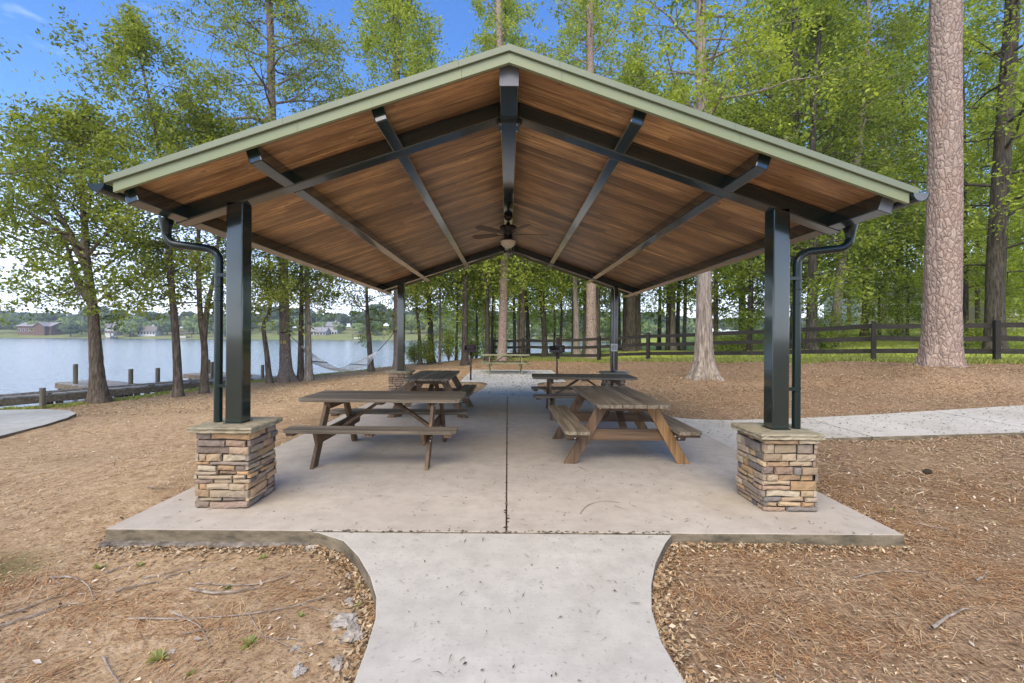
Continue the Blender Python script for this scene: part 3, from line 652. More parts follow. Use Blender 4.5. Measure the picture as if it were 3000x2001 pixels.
# conduit and outlet on the back right post
g = G(); xc = PX - .02; yc = YB - .09
path = [(0.0, yc, rb(0) + .02), (0.0, yc, rb(0) - .06), (.06, yc, rb(.06) - .09), (.2, yc - .003, rb(.2) - .012), (1.2, yc - .003, rb(1.2) - .012), (2.3, yc - .003, rb(2.3) - .012), (xc - .02, yc - .003, rb(xc) - .05), (xc, yc, rb(xc) - .14), (xc, yc, 1.55), (xc, yc, .80), (xc + .03, yc, .72), (xc + .12, yc, .703), (xc + .30, yc, .70), (xc + .34, yc, .66), (xc + .35, yc, .4), (xc + .35, yc, -.05)]
g.tube(spline(path, 90), .0115, 8); cd = P('conduit', g, M['galv'], smooth=True)
g = G(); g.box((xc - .075, yc - .03, 1.16), (xc + .075, yc + .012, 1.335)); ob = P('outlet_box', g, M['pale_box'], bevel=0.006)
for dx in (-.032, .032):
    g = G(); g.box((xc + dx - .024, yc - .034, 1.195), (xc + dx + .024, yc - .0305, 1.30))
    S_(put('outlet_cover', g, M['galv']), ob)

# ceiling fan
fx, fy = 0.0, 7.3; zt = rb(0) - .054
fan = empty('ceiling_fan', (fx, fy, 2.9)); tag(fan, 'dark bronze ceiling fan with frosted bowl light under the ridge beam', 'ceiling fan')
def FP_(name, g, mat, **kw): o = put(name, g, mat, **kw); o.parent = fan; o.matrix_parent_inverse = Matrix.Translation((-fx, -fy, -2.9)); return o
g = G(); g.lathe([(.001, zt), (.068, zt), (.072, zt - .03), (.05, zt - .07), (.018, zt - .085)], fx, fy, 24); FP_('canopy', g, M['fan_dark'], smooth=True)
g = G(); g.lathe([(.013, zt - .08), (.013, 3.27)], fx, fy, 12); g.lathe([(.02, 3.33), (.03, 3.31), (.03, 3.28), (.02, 3.26)], fx, fy, 12); FP_('rod', g, M['fan_dark'], smooth=True)
g = G(); g.lathe([(.02, 3.275), (.10, 3.268), (.135, 3.25), (.132, 3.22), (.095, 3.165), (.07, 3.15), (.07, 3.07), (.10, 3.045), (.128, 3.03), (.13, 3.02), (.001, 3.02)], fx, fy, 28); FP_('motor_housing', g, M['fan_dark'], smooth=True)
g = G(); g.lathe([(.125, 3.018), (.122, 2.99), (.105, 2.955), (.07, 2.925), (.03, 2.912), (.001, 2.91)], fx, fy, 28); FP_('glass_bowl', g, M['glass'], smooth=True)
g = G(); g.tube([(fx + .09, fy - .06, 3.03), (fx + .09, fy - .06, 2.72)], .0016, 5); FP_('pull_chain', g, M['galv'])
for i in range(5):
    a = R(8) + i * 2 * PI / 5; ca, sa = math.cos(a), math.sin(a); g = G(); pts = []
    for (r_, w_) in ((.19, .045), (.24, .055), (.45, .068), (.60, .07), (.645, .055), (.66, .02)): pts.append((r_, w_))
    ring = [(r_, -w_) for r_, w_ in pts] + [(r_, w_) for r_, w_ in pts[::-1]]
    g.extr([(fx + r_ * ca - w_ * sa, fy + r_ * sa + w_ * ca, 3.135 + w_ * .2) for r_, w_ in ring], (0, 0, .008)); bl = FP_('blade', g, M['blade'])
    g = G(); g.beam((fx + .06 * ca, fy + .06 * sa, 3.115), (fx + .23 * ca, fy + .23 * sa, 3.131), .035, .006); S_(put('blade_arm', g, M['fan_dark']), bl)

# ------------------------------------------------------------------ picnic tables (long axis = local x)
def make_table(topm, legm, seed=0, crossm=None, boards=6, braces=True):
    r = random.Random(seed); t = empty('picnic_table'); L2 = .97; crossm = crossm or (M['crosswood'] if legm is M['legwood'] else legm)
    def brd(g, x0, x1, y0, y1, z0, z1, ch=0.03, tt=None):   # board with clipped corners
        c = min(ch, (y1 - y0) / 3); p = [(x0, y0), (x1, y0), (x1, y1), (x0, y1)]
        g.prism(p, z0, z1, r.uniform(.25, .75) if tt is None else tt)
    g = G(); W = .415; bw = 2 * W / boards
    for i in range(boards):
        y0 = -W + i * bw + .003; y1 = -W + (i + 1) * bw - .003; j = r.uniform(-.004, .004)
        if i in (0, boards - 1):
            s_ = -1 if i == 0 else 1; c = .05
            p = [(-L2, y0), (L2, y0), (L2, y1 - c), (L2 - c, y1), (-L2 + c, y1), (-L2, y1 - c)] if s_ > 0 else [(-L2 + c, y0), (L2 - c, y0), (L2, y0 + c), (L2, y1), (-L2, y1), (-L2, y0 + c)]
            g.prism(p, .700, .740, r.uniform(.3, .7))
        else: brd(g, -L2 + j, L2 + j, y0, y1, .700, .740)
    put('tabletop', g, topm, t, bevel=.004)
    for s_ in (-1, 1):
        g = G()
        for k_ in range(2):
            a = .495 + k_ * .140; y0, y1 = (a + .003, a + .137); 
            if s_ < 0: y0, y1 = -y1, -y0
            c = .05 if k_ == 1 else .0
            if c: p = ([(-L2, y0), (L2, y0), (L2, y1 - c), (L2 - c, y1), (-L2 + c, y1), (-L2, y1 - c)] if s_ > 0 else [(-L2 + c, y0), (L2 - c, y0), (L2, y0 + c), (L2, y1), (-L2, y1), (-L2, y0 + c)])
            else: p = [(-L2, y0), (L2, y0), (L2, y1), (-L2, y1)]
            g.prism(p, .402, .440, r.uniform(.3, .7))
        put('bench', g, topm, t, bevel=.004)
    for sx in (-1, 1):
        x = sx * .62
        for s_ in (-1, 1):
            xl = x + sx * .021; g = G()
            pts = [(xl - .019, s_ * .205, .699), (xl - .019, s_ * .345, .699), (xl - .019, s_ * .745, .0), (xl - .019, s_ * .60, .0)]
            if s_ < 0: pts = pts[::-1]
            g.extr(pts[::-1] if True else pts, (.038, 0, 0), r.uniform(.3, .7)); put('leg', g, legm, t, bevel=.003)
        g = G(); xc = x - sx * .0195
        p = [(xc - .018, -.76, .401), (xc - .018, -.70, .265), (xc - .018, .70, .265), (xc - .018, .76, .401)]
        g.extr(p, (.036, 0, 0), .45); put('cross_beam', g, crossm, t, bevel=.003)
        g = G(); p = [(xc - .018, -.40, .699), (xc - .018, -.34, .615), (xc - .018, .34, .615), (xc - .018, .40, .699)]
        g.extr(p, (.036, 0, 0), .5); put('top_cleat', g, crossm, t, bevel=.003)
        g = G(); g.beam((sx * .57, 0, .33), (sx * .06, 0, .68), .085, .036, (0, 0, 1), .5); put('diagonal_brace', g, crossm, t, bevel=.003)
        for s_ in (-1, 1):
            for (yy, zz) in ((.57, .33), (.615, .30), (.27, .665), (.32, .655)):
                g = G(); q = []; xo = x + sx * .041 if True else 0
                for (dr, dx) in ((.011, 0), (.011, .004), (.006, .007)):
                    q.append((dr, xo + sx * dx))
                kk = 8; vs = []
                for dr, xx in q + [(.0005, xo + sx * .008)]:
                    for a in range(kk): vs.append((xx, s_ * yy + math.cos(a * 2 * PI / kk) * dr, zz + math.sin(a * 2 * PI / kk) * dr))
                g.quads(vs, [(i * kk + a, i * kk + (a + 1) % kk, (i + 1) * kk + (a + 1) % kk, (i + 1) * kk + a) for i in range(3) for a in range(kk)]); put('bolt', g, M['bolt'], t)
    g = G(); g.beam((0, -.37, .682), (0, .37, .682), .085, .034, (0, 0, 1), .4); put('centre_cleat', g, crossm, t)
    for s_ in (-1, 1):
        for xx in (-.88, 0, .88):
            g = G(); g.beam((xx, s_ * .51, .385), (xx, s_ * .755, .385), .085, .032, (0, 0, 1), .4); put('bench_cleat', g, crossm, t)
    return t
TG = 'brown wooden picnic tables under the pavilion roof'
t1 = make_table(M['weather'], M['legwood'], 1); t1.location = (-1.53, 5.80, 0); t1.rotation_euler = (0, 0, R(-0.6))
tag(t1, 'weathered brown picnic table beside the front left stone pedestal, set broadside', 'picnic table', TG)
t2 = make_table(M['weather'], M['legwood'], 2); t2.location = (1.41, 6.02, 0); t2.rotation_euler = (0, 0, R(90.5))
tag(t2, 'brown picnic table with orange stained end legs, end-on, nearest the right pedestal', 'picnic table', TG)
n_ = 0
for ch in t2.children:     # the two right-hand legs of this table are a warmer orange wood
    if ch.name.startswith('leg') and ch.data.vertices[0].co.y < 0: ch.data.materials[0] = M['warmwood']; ch['label'] = 'warm orange stained leg'
t3 = copy_tree(t1, (1.45, 8.80, 0), R(-1.5)); tag(t3, 'picnic table set broadside behind the end-on table, before the back right pedestal', 'picnic table', TG)
t4 = copy_tree(t1, (-1.44, 8.92, 0), R(90)); tag(t4, 'picnic table standing end-on in the back left corner of the covered slab', 'picnic table', TG)
t5 = make_table(M['mosswood'], M['mosswood'], 5); t5.location = (-.08, 18.5, 0); t5.rotation_euler = (0, 0, R(0.5))
tag(t5, 'mossy greenish picnic table alone on the far concrete pad before the fence', 'picnic table')

# ------------------------------------------------------------------ pedestal grills
def make_grill(rz):
    t = empty('park_grill', (0, 0, 0), rz)
    g = G(); g.tube([(0, 0, -.05), (0, 0, .93)], .03, 12, cap=True); put('pole', g, M['grillred'], t, smooth=True)
    g = G(); g.box((-.12, -.1, .93), (.12, .1, .945)); put('swivel_plate', g, M['grill'], t)
    g = G(); g.box((-.2, -.18, .946), (.2, .18, .956)); g.box((-.2, -.18, .957), (-.192, .18, 1.17)); g.box((.192, -.18, .957), (.2, .18, 1.17)); g.box((-.1915, .172, .957), (.1915, .18, 1.19)); g.box((-.1915, -.18, .957), (.1915, -.172, 1.03))
    put('firebox', g, M['grill'], t)
    g = G()
    for i in range(16): g.tube([(-.185 + i * .0247, -.2, 1.13), (-.185 + i * .0247, .168, 1.13)], .005, 5)
    g.tube([(-.1, -.2, 1.13), (-.1, -.27, 1.10), (.1, -.27, 1.10), (.1, -.2, 1.13)], .006, 5); put('grate', g, M['grill'], t)
    for sx in (-1, 1):
        for kz in range(4):
            g = G(); g.box((sx * .2 - .004 + (0.002 if sx > 0 else -.002), -.09, 1.0 + kz * .035), (sx * .2 + .004 + (0.002 if sx > 0 else -.002), -.07, 1.015 + kz * .035)); put('height_notch', g, M['galv'], t)
    return t
g1 = make_grill(0); g1.location = (-1.24, 15.4, 0); tag(g1, 'black iron park grill on a pole at the left of the far pad', 'grill', 'park grills on the far pad')
g2 = copy_tree(g1, (1.70, 15.6, 0), R(-38)); tag(g2, 'black park grill turned sideways on its pole, right of the mossy table', 'grill', 'park grills on the far pad')

# ------------------------------------------------------------------ fence
fen = empty('rail_fence', (FP[4][0], FP[4][1], 0)); tag(fen, 'dark three rail wooden fence running from the lakeside woods to the right edge', 'fence')
def FN(name, g, mat, **kw): o = put(name, g, mat, **kw); o.parent = fen; o.matrix_parent_inverse = Matrix.Translation((-FP[4][0], -FP[4][1], 0)); return o
rr = random.Random(9)
for i, (x, y) in enumerate(FP):
    z = tz1(x, y); a = math.atan2(FP[min(i + 1, len(FP) - 1)][1] - FP[max(i - 1, 0)][1], FP[min(i + 1, len(FP) - 1)][0] - FP[max(i - 1, 0)][0]); h = 1.27
    g = G(); g.beam((x, y, z - .1), (x + rr.uniform(-.015, .015), y, z + h), .15, .13, (math.cos(a), math.sin(a), 0), rr.uniform(.3, .7)); FN('post', g, M['fencewood'], bevel=.012)
for i in range(len(FP) - 1):
    (x0, y0), (x1, y1) = FP[i], FP[i + 1]; z0, z1 = tz1(x0, y0), tz1(x1, y1); d = Vector((x1 - x0, y1 - y0, 0)).normalized(); nrm = Vector((-d.y, d.x, 0)) * (.09)
    for h in (.34, .74, 1.12):
        g = G(); o_ = .012 * (i % 2); pts = [(x0 + nrm.x * (1 + o_), y0 + nrm.y * (1 + o_), z0 + h + rr.uniform(-.025, .025)), (x1 + nrm.x * (1 + o_), y1 + nrm.y * (1 + o_), z1 + h + rr.uniform(-.025, .025))]
        mid = [(pts[0][j] + pts[1][j]) / 2 for j in range(3)]; mid[2] += rr.uniform(-.03, .012)
        g.beam(pts[0], mid, .04, .145, t=rr.uniform(.3, .8)); g.beam(mid, pts[1], .0402, .1448, t=rr.uniform(.3, .8)); FN('rail', g, M['fencewood'])

# ------------------------------------------------------------------ trees
def leaves(g, C, n, s, rs, r, flat=0.5, tint0=0.5, tv=0.22, asp=0.5, up=0.25):
    """n small leaf quads round each centre in C (m,3); s leaf length, rs spread radius per centre"""
    C = np.asarray(C, float); m = len(C)
    if m == 0: return
    rs = np.broadcast_to(np.asarray(rs, float), (m,))
    P_ = np.repeat(C, n, 0) + r.normal(size=(m * n, 3)) * np.repeat(rs, n)[:, None] * np.array([1, 1, flat])
    N = r.normal(size=(m * n, 3)); N[:, 2] = np.abs(N[:, 2]) + up; N /= np.linalg.norm(N, axis=1)[:, None]
    A = np.cross(N, r.normal(size=(m * n, 3))); A /= np.linalg.norm(A, axis=1)[:, None] + 1e-9; B = np.cross(N, A)
    ln = s * r.uniform(0.6, 1.3, (m * n, 1)); w = ln * asp
    fold = N * ln * 0.08
    V = np.stack([P_ - A * ln * .5, P_ - B * w * .5 + fold, P_ + A * ln * .5, P_ + B * w * .5 + fold], 1).reshape(-1, 3)
    F = np.arange(m * n * 4).reshape(-1, 4)
    ct = np.repeat(r.normal(size=m) * tv * 0.8, n)
    g.quads(V, F, np.clip(tint0 + ct + r.normal(size=m * n) * tv * 0.7, 0, 1))
def tree_geo(seed, path, r0, r1, z0, z1, Rc, nb=26, nsub=6, ncl=3, nl=30, ls=.1, flare=.3, seg=10, rise=.35, prof=None, spread=.28, tint=.5, limbs=(), subtube=True, fl=0.5, lobed=0.12, barkr=0.3, az0=None, azw=None):
    r = np.random.RandomState(seed); tg = G(); cg = G()
    H = path[-1][2]; n = max(14, int(H * 1.6)); sp = spline([(p[0], p[1], p[2]) for p in path], n)
    # denser rings near the ground for the root flare
    low = spline([tuple(sp[0]), tuple(sp[1] if sp[1][2] > .9 else sp[2])], 9)[:-1]; rest = [q for q in sp if q[2] > low[-1][2] + .05]
    low = np.concatenate([[low[0] - np.array([0, 0, .35])], low]); sp = np.concatenate([low, np.array(rest)])
    zz = sp[:, 2]; rad = r0 + (r1 - r0) * np.clip(zz / H, 0, 1) ** 0.85
    rad = rad * (1 + flare * np.exp(-np.clip(zz, 0, 99) / 0.30) + flare * .35 * np.exp(-np.clip(zz, 0, 99) / 1.0)) * (1 + r.normal(size=len(zz)) * .012)
    a = np.linspace(0, 2 * PI, seg, endpoint=False); ph = r.rand(4) * 6.28
    lob = []
    for z_ in zz:
        e = math.exp(-max(z_, 0) / .35)
        lob.append(1 + e * flare * .35 * np.cos(a * 5 + ph[0]) + e * flare * .2 * np.cos(a * 3 + ph[1]) + .03 * np.cos(a * 2 + ph[2] + z_ * .4) + .02 * np.cos(a * 7 + ph[3] + z_) + r.normal(size=seg) * .012)
    tg.tube(sp, rad, seg, lobes=lob)
    def at(h):
        return np.array([np.interp(h, zz, sp[:, j]) for j in range(3)]), float(np.interp(h, zz, rad))
    C = []; RS = []
    def limb(p0, az, el, Lb, rb_, bend=0.0, leafy=True, nsb=nsub):
        d = np.array([math.cos(az) * math.cos(el), math.sin(az) * math.cos(el), math.sin(el)]); pts = [p0]; q = p0.copy(); k_ = 6
        for i in range(k_):
            d = d + r.normal(size=3) * .13 + np.array([0, 0, bend / k_]); d /= np.linalg.norm(d); q = q + d * Lb / k_; pts.append(q)
        pts = np.array(pts); rb_ *= .8; rr_ = np.linspace(rb_, max(.005, rb_ * .1), k_ + 1) * np.linspace(1, .7, k_ + 1)
        tg.tube(pts, rr_, 5 if rb_ < .05 else 7)
        for s_ in range(nsb):
            t = .22 + .78 * (s_ + r.rand()) / nsb; i = min(int(t * k_), k_ - 1); f = t * k_ - i
            q0 = pts[i] * (1 - f) + pts[i + 1] * f; dd = pts[i + 1] - pts[i]; a2 = math.atan2(dd[1], dd[0]) + r.choice([-1, 1]) * r.uniform(.4, 1.3)
            e2 = r.uniform(-.6, .8); Ls = (.22 + .22 * r.rand()) * Lb * (1.25 - .6 * t) + .25
            d2 = np.array([math.cos(a2) * math.cos(e2), math.sin(a2) * math.cos(e2), math.sin(e2)])
            q1 = q0 + d2 * Ls * .55 + r.normal(size=3) * .05; q2 = q0 + d2 * Ls + np.array([0, 0, -.1 * Ls]) + r.normal(size=3) * .08
            if subtube: tg.tube([q0, q1, q2], [rr_[i] * .5 + .003, .006, .003], 4)
            if leafy:
                for c_ in range(ncl):
                    u = .3 + .75 * (c_ + .5) / ncl; C.append(q0 * (1 - u) + q2 * u + r.normal(size=3) * spread * np.array([.5, .5, .9])); RS.append(spread * r.uniform(.28, .7))
        if leafy: C.append(pts[-1]); RS.append(spread)
    prof = prof or (lambda t: math.sin(min(1, t * .85 + .22) * PI) ** .6)
    for (h, az, el, Lb, rb_, bd) in limbs:
        p, rr_ = at(h); limb(p, az, el, Lb, rb_, bd, True, nsub + 3)
    for i in range(nb):
        t = (i + r.rand()) / nb; h = z0 + (z1 - z0) * t ** .9; p, rr_ = at(min(h, H * .99)); az = i * 2.4 + r.uniform(-.6, .6)
        if az0 is not None: az = az0 + r.uniform(-azw, azw)
        Lb = Rc * prof(t) * r.uniform(.6, 1.1); limb(p, az, rise * r.uniform(-.2, 1.3) + .5 * t * t, Lb, max(.012, min(rr_ * .42, .02 * Lb + .008)), r.uniform(-.3, .25))
    leaves(cg, C, nl, ls, RS, r, .85, tint, .24)
    return tg, cg
def make_tree(name, label, cat, base, bark, leaf, group=None, z=None, **kw):
    z = tz1(*base) if z is None else z; t = empty(name, (base[0], base[1], z)); tag(t, label, cat, group)
    tg, cg = tree_geo(**kw); put('trunk', tg, M[bark], t, smooth=True); put('crown', cg, M[leaf], t); return t
def X_(xs, Y): return (xs - 1487.0) * Y / 1333.0         # photo column (3000 px wide) to metres at depth Y

# --- lakeside trees on the left
LK = dict(ls=.13, nl=19, spread=.30)
T = make_tree('forked_shade_tree', 'leaning forked shade tree at the water edge, leftmost trunk beside the dock', 'tree', (X_(292, 14.3), 14.3), 'midbark', 'leaf_lake',
  seed=101, path=[(0, 0, 0), (-.12, 0, 1.6), (-.32, .1, 3.0), (-.50, .1, 4.4), (-.70, .2, 5.8), (-.8, .2, 7.6), (-.7, .3, 9.6)], r0=.205, r1=.02, z0=3.0, z1=9.2, Rc=3.9, nb=28, nsub=7, ncl=5, seg=16, flare=.42,
  limbs=[(3.15, 3.1, 1.05, 3.8, .17, .1), (4.3, 3.15, .9, 3.6, .16, .0), (4.9, 3.2, .55, 4.2, .12, -.6), (5.4, 2.3, 1.0, 3.0, .08, .1), (3.4, 3.4, .1, 3.0, .05, -.5), (4.6, .2, .7, 3.6, .08, 0)], **LK)
LK2 = dict(LK, ncl=5)
make_tree('slim_shade_tree', 'slim grey-brown tree with pale lichen spots, second trunk from the left', 'tree', (X_(524, 15.5), 15.5), 'midbark', 'leaf_lake',
  seed=102, path=[(0, 0, 0), (-.1, 0, 2), (-.3, 0, 4.2), (-.6, .1, 7), (-1.1, .1, 10), (-1.8, .1, 13)], r0=.14, r1=.02, z0=2.9, z1=12.8, Rc=3.9, nb=38, seg=12, **LK2)
tt = make_tree('twin_stem_tree', 'twin-stemmed brown tree forking low, left of the front left post', 'tree', (X_(598, 16.3), 16.3), 'midbark', 'leaf_lake',
  seed=103, path=[(0, 0, 0), (.02, 0, 1.6), (-.15, 0, 3), (-.22, 0, 6), (-.1, .1, 10)], r0=.13, r1=.02, z0=2.9, z1=9.8, Rc=3.3, nb=26, seg=12, limbs=[(1.9, .1, 1.38, 7.5, .13, .05)], **LK2)
make_tree('kinked_tree', 'thin crooked tree with a kink in its trunk beside the left pine', 'tree', (X_(790, 19.0), 19.0), 'midbark', 'leaf_lake',
  seed=104, path=[(0, 0, 0), (-.12, 0, 1.3), (-.26, 0, 2.4), (.0, 0, 3.0), (0, 0, 4.5), (-.15, 0, 7), (-.1, 0, 9)], r0=.11, r1=.015, z0=2.9, z1=8.8, Rc=2.8, nb=20, seg=12, **LK2)
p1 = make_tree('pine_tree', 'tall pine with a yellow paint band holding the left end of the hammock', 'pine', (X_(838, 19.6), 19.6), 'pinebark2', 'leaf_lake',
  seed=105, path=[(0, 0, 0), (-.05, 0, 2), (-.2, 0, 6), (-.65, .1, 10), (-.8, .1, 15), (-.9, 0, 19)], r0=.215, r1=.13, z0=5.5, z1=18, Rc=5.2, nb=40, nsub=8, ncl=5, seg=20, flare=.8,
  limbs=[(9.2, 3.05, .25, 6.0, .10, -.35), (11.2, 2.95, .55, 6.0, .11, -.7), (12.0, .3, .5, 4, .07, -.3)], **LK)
make_tree('grey_trunk_tree', 'brown trunked tree directly behind the hammock rope, right of the left pine', 'tree', (X_(882, 20.2), 20.2), 'midbark', 'leaf_lake',
  seed=106, path=[(0, 0, 0), (.0, 0, 2.5), (.0, 0, 5), (-.3, 0, 10)], r0=.14, r1=.015, z0=3.0, z1=10, Rc=3.0, nb=22, seg=12, **LK2)
make_tree('mossy_trunk_tree', 'greenish grey straight trunk with the hammock hanging before it', 'tree', (X_(905, 20.0), 20.0), 'greybark', 'leaf_lake',
  seed=107, path=[(0, 0, 0), (-.05, 0, 2.5), (-.1, 0, 5), (-.05, 0, 10)], r0=.165, r1=.015, z0=3.2, z1=10, Rc=3.0, nb=22, seg=12, **LK2)
make_tree('waterside_tree', 'small leafy tree leaning over the seawall behind the middle of the hammock', 'tree', (X_(1088, 25.0), 25.0), 'midbark', 'leaf_lake',
  seed=108, path=[(0, 0, 0), (-.15, 0, 2), (-.25, 0, 3.6), (-.3, 0, 6), (-.2, 0, 7.6)], r0=.16, r1=.03, z0=2.6, z1=7.4, Rc=3.6, nb=24, seg=12, rise=.2, ncl=5, **LK)
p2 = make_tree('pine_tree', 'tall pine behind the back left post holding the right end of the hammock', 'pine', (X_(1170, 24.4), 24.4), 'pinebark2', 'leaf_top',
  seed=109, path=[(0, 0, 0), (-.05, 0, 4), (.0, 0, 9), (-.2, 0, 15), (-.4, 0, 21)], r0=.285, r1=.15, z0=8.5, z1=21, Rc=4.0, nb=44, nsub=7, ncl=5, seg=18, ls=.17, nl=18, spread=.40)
# off-frame tree whose crown reaches into the left edge
make_tree('overhanging_tree', 'tree outside the left edge whose leafy branch tips hang into view', 'tree', (-12.6, 9.4), 'midbark', 'leaf_lake',
  seed=110, path=[(0, 0, 0), (.1, 0, 3), (.2, 0, 7), (.2, 0, 10)], r0=.2, r1=.05, z0=2.6, z1=9.5, Rc=2.9, nb=12, seg=12, ls=.11, nl=20, spread=.22)
# yellow paint marks
def paint_mark(tree, z, r_, a0, a1, h, name='paint_mark'):
    g = G(); a = np.linspace(a0, a1, 8); vs = []
    for zz in (z, z + h):
        for t in a: vs.append((math.cos(t) * r_, math.sin(t) * r_, zz))
    g.quads(vs, [(i, i + 1, 8 + i + 1, 8 + i) for i in range(7)]); o = put(name, g, M['yellow'], tree, loc=(-.04, 0, 0)); return o
paint_mark(p1, 1.62, .222, R(-115), R(-55), .14)

# --- woods: named trunks seen under and beside the roof
WG = 'woods behind the pavilion'
WT = [  # photo column, depth, radius, bark, leaf, lean, z0, Rc, label
 (1232, 27.5, .11, 'midbark', 'leaf_lake', -.5, 2.5, 2.6, 'thin leaning trunk just right of the back left post'),
 (1264, 28.5, .19, 'darkbark', 'leaf_lake', -.6, 3.0, 3.2, 'dark trunk leaning left, second right of the back left post'),
 (1289, 27.0, .07, 'midbark', 'leaf_wood', .0, 2.5, 2.2, 'very thin straight sapling with a yellow band by the water'),
 (1337, 30.0, .09, 'midbark', 'leaf_wood', .1, 2.5, 2.4, 'slim sapling left of the yellow marked dark trunk'),
 (1362, 26.5, .20, 'darkbark', 'leaf_wood', .0, 3.5, 3.4, 'dark trunk with two yellow paint marks behind the left grill'),
 (1428, 27.0, .16, 'darkbark', 'leaf_wood', -.1, 3.0, 3.2, 'dark straight trunk left of the pine behind the mossy table'),
 (1441, 30.0, .10, 'darkbark', 'leaf_wood', .1, 3.0, 2.8, 'thin dark trunk close left of the pine behind the mossy table'),
 (1508, 29.0, .12, 'darkbark', 'leaf_wood', -.1, 3.0, 2.8, 'thin dark trunk close right of the pine behind the mossy table'),
 (1529, 28.0, .22, 'midbark', 'leaf_wood', .0, 4.0, 3.6, 'brown trunk centred below the fan, right of the pine'),
 (1548, 31.0, .15, 'darkbark', 'leaf_wood', -.6, 3.0, 3.0, 'dark trunk tilting left between the brown trunk and right grill'),
 (1597, 29.5, .20, 'darkbark', 'leaf_wood', -.9, 3.0, 3.4, 'strongly leaning dark trunk left of the right grill'),
 (1642, 33.0, .12, 'midbark', 'leaf_wood', .1, 3.0, 3.0, 'slim trunk directly behind the right grill'),
 (1678, 31.0, .10, 'darkbark', 'leaf_wood', .0, 3.0, 2.8, 'thin dark stem close left of the greenish trunk'),
 (1690, 28.5, .22, 'greybark', 'leaf_wood', -.3, 4.0, 3.6, 'greenish grey trunk midway between right grill and back right post'),
 (1749, 30.0, .20, 'midbark', 'leaf_wood', .1, 4.0, 3.4, 'brown trunk touching the right side of the pale pine by the post'),
 (1811, 38.0, .22, 'midbark', 'leaf_top', .0, 5.0, 3.6, 'distant trunk seen just right of the back right post'),
 (1830, 32.0, .17, 'darkbark', 'leaf_top', .0, 5.0, 3.2, 'dark trunk left of the stout trunk pair right of the post'),
 (1848, 30.0, .38, 'darkbark', 'leaf_top', -.1, 6.0, 4.2, 'stout dark trunk just right of the back right post'),
 (1868, 33.0, .22, 'midbark', 'leaf_top', .0, 5.0, 3.6, 'brown trunk right of the stout dark trunk'),
 (1931, 42.0, .18, 'midbark', 'leaf_top', .1, 6.0, 4.0, 'far slim trunk between the stout dark trunk and the grey pair'),
 (1970, 34.0, .24, 'greybark', 'leaf_top', .0, 6.0, 4.0, 'grey trunk of the close pair left of the big rooted tree'),
 (1984, 35.0, .18, 'darkbark', 'leaf_top', .2, 5.0, 3.6, 'dark trunk of the close pair left of the big rooted tree'),
 (2376, 19.5, .20, 'darkbark', 'leaf_dark', .1, 2.3, 3.8, 'dark low-branched tree right of the front right post, inside the fence line'),
 (2445, 22.0, .22, 'greybark', 'leaf_dark', 1.4, 2.5, 3.6, 'grey trunk leaning right beyond the fence, near the front right post'),
 (2533, 26.0, .17, 'midbark', 'leaf_dark', .0, 2.4, 3.6, 'slim tree behind the fence post left of the big pine'),
 (2634, 28.0, .20, 'midbark', 'leaf_dark', .0, 3.0, 3.8, 'tree close left of the big pine in front of the pale house'),
 (2827, 22.0, .13, 'darkbark', 'leaf_wood', -.1, 2.3, 3.2, 'slim dark tree between the big pine and the ivy covered trunk'),
]
for i, (xs_, Yd, r_, bk, lf, ln, z0_, Rc_, lb) in enumerate(WT):
    rr = random.Random(500 + i); H = rr.uniform(15, 21) if r_ > .12 else rr.uniform(9, 13)
    big = Yd > 24; rgt = xs_ > 2300
    make_tree('woodland_tree', lb, 'tree', (X_(xs_, Yd), Yd), bk, lf, WG, seed=600 + i,
      path=[(0, 0, 0), (ln * .15, 0, H * .15), (ln * .6, 0, H * .35), (ln + rr.uniform(-.2, .2), 0, H * .65), (ln * 1.2 + rr.uniform(-.4, .4), 0, H)], r0=r_, r1=r_ * .3,
      z0=z0_ + (.7 if (big and xs_ < 1800) else .0), z1=H * .97, Rc=Rc_ * rr.uniform(.9, 1.15), nb=int(H * 2.1) + 6, nsub=5, ncl=5, nl=10 if big else 18, ls=.20 if big else .16, spread=.48 if big else .38, seg=10, flare=.4, subtube=not big, rise=.22 if rgt else .3)
make_tree('pine_tree', 'pale barked pine rising behind the mossy table', 'pine', (X_(1471, 26.5), 26.5), 'pinebark', 'leaf_top', 'tall pines', seed=701,
  path=[(0, 0, 0), (.1, 0, 6), (.05, 0, 12), (-.3, 0, 20), (-.3, 0, 24)], r0=.27, r1=.15, z0=8, z1=24, Rc=3.2, nb=28, nsub=5, ncl=4, nl=15, ls=.19, spread=.36, seg=14)
make_tree('pine_tree', 'pale barked pine close left of the back right post', 'pine', (X_(1733, 26.0), 26.0), 'pinebark', 'leaf_top', 'tall pines', seed=702,
  path=[(0, 0, 0), (-.05, 0, 6), (-.1, 0, 12), (-.2, 0, 20), (-.3, 0, 24)], r0=.30, r1=.15, z0=10, z1=24, Rc=3.2, nb=28, nsub=5, ncl=4, nl=15, ls=.19, spread=.36, seg=14)
make_tree('rooted_shade_tree', 'big grey tree with spreading roots in the pine straw, left of the front right post', 'tree', (X_(2063, 13.6), 13.6), 'greybark', 'leaf_wood', seed=703, z=tz1(6.0, 13.6) - .02,
  path=[(0, 0, 0), (-.02, 0, 2.5), (.0, 0, 5), (-.12, 0, 8), (-.2, 0, 13)], r0=.235, r1=.12, z0=6.6, z1=13, Rc=3.4, nb=26, nsub=6, ncl=4, ls=.13, nl=20, spread=.3, seg=40, flare=.85)
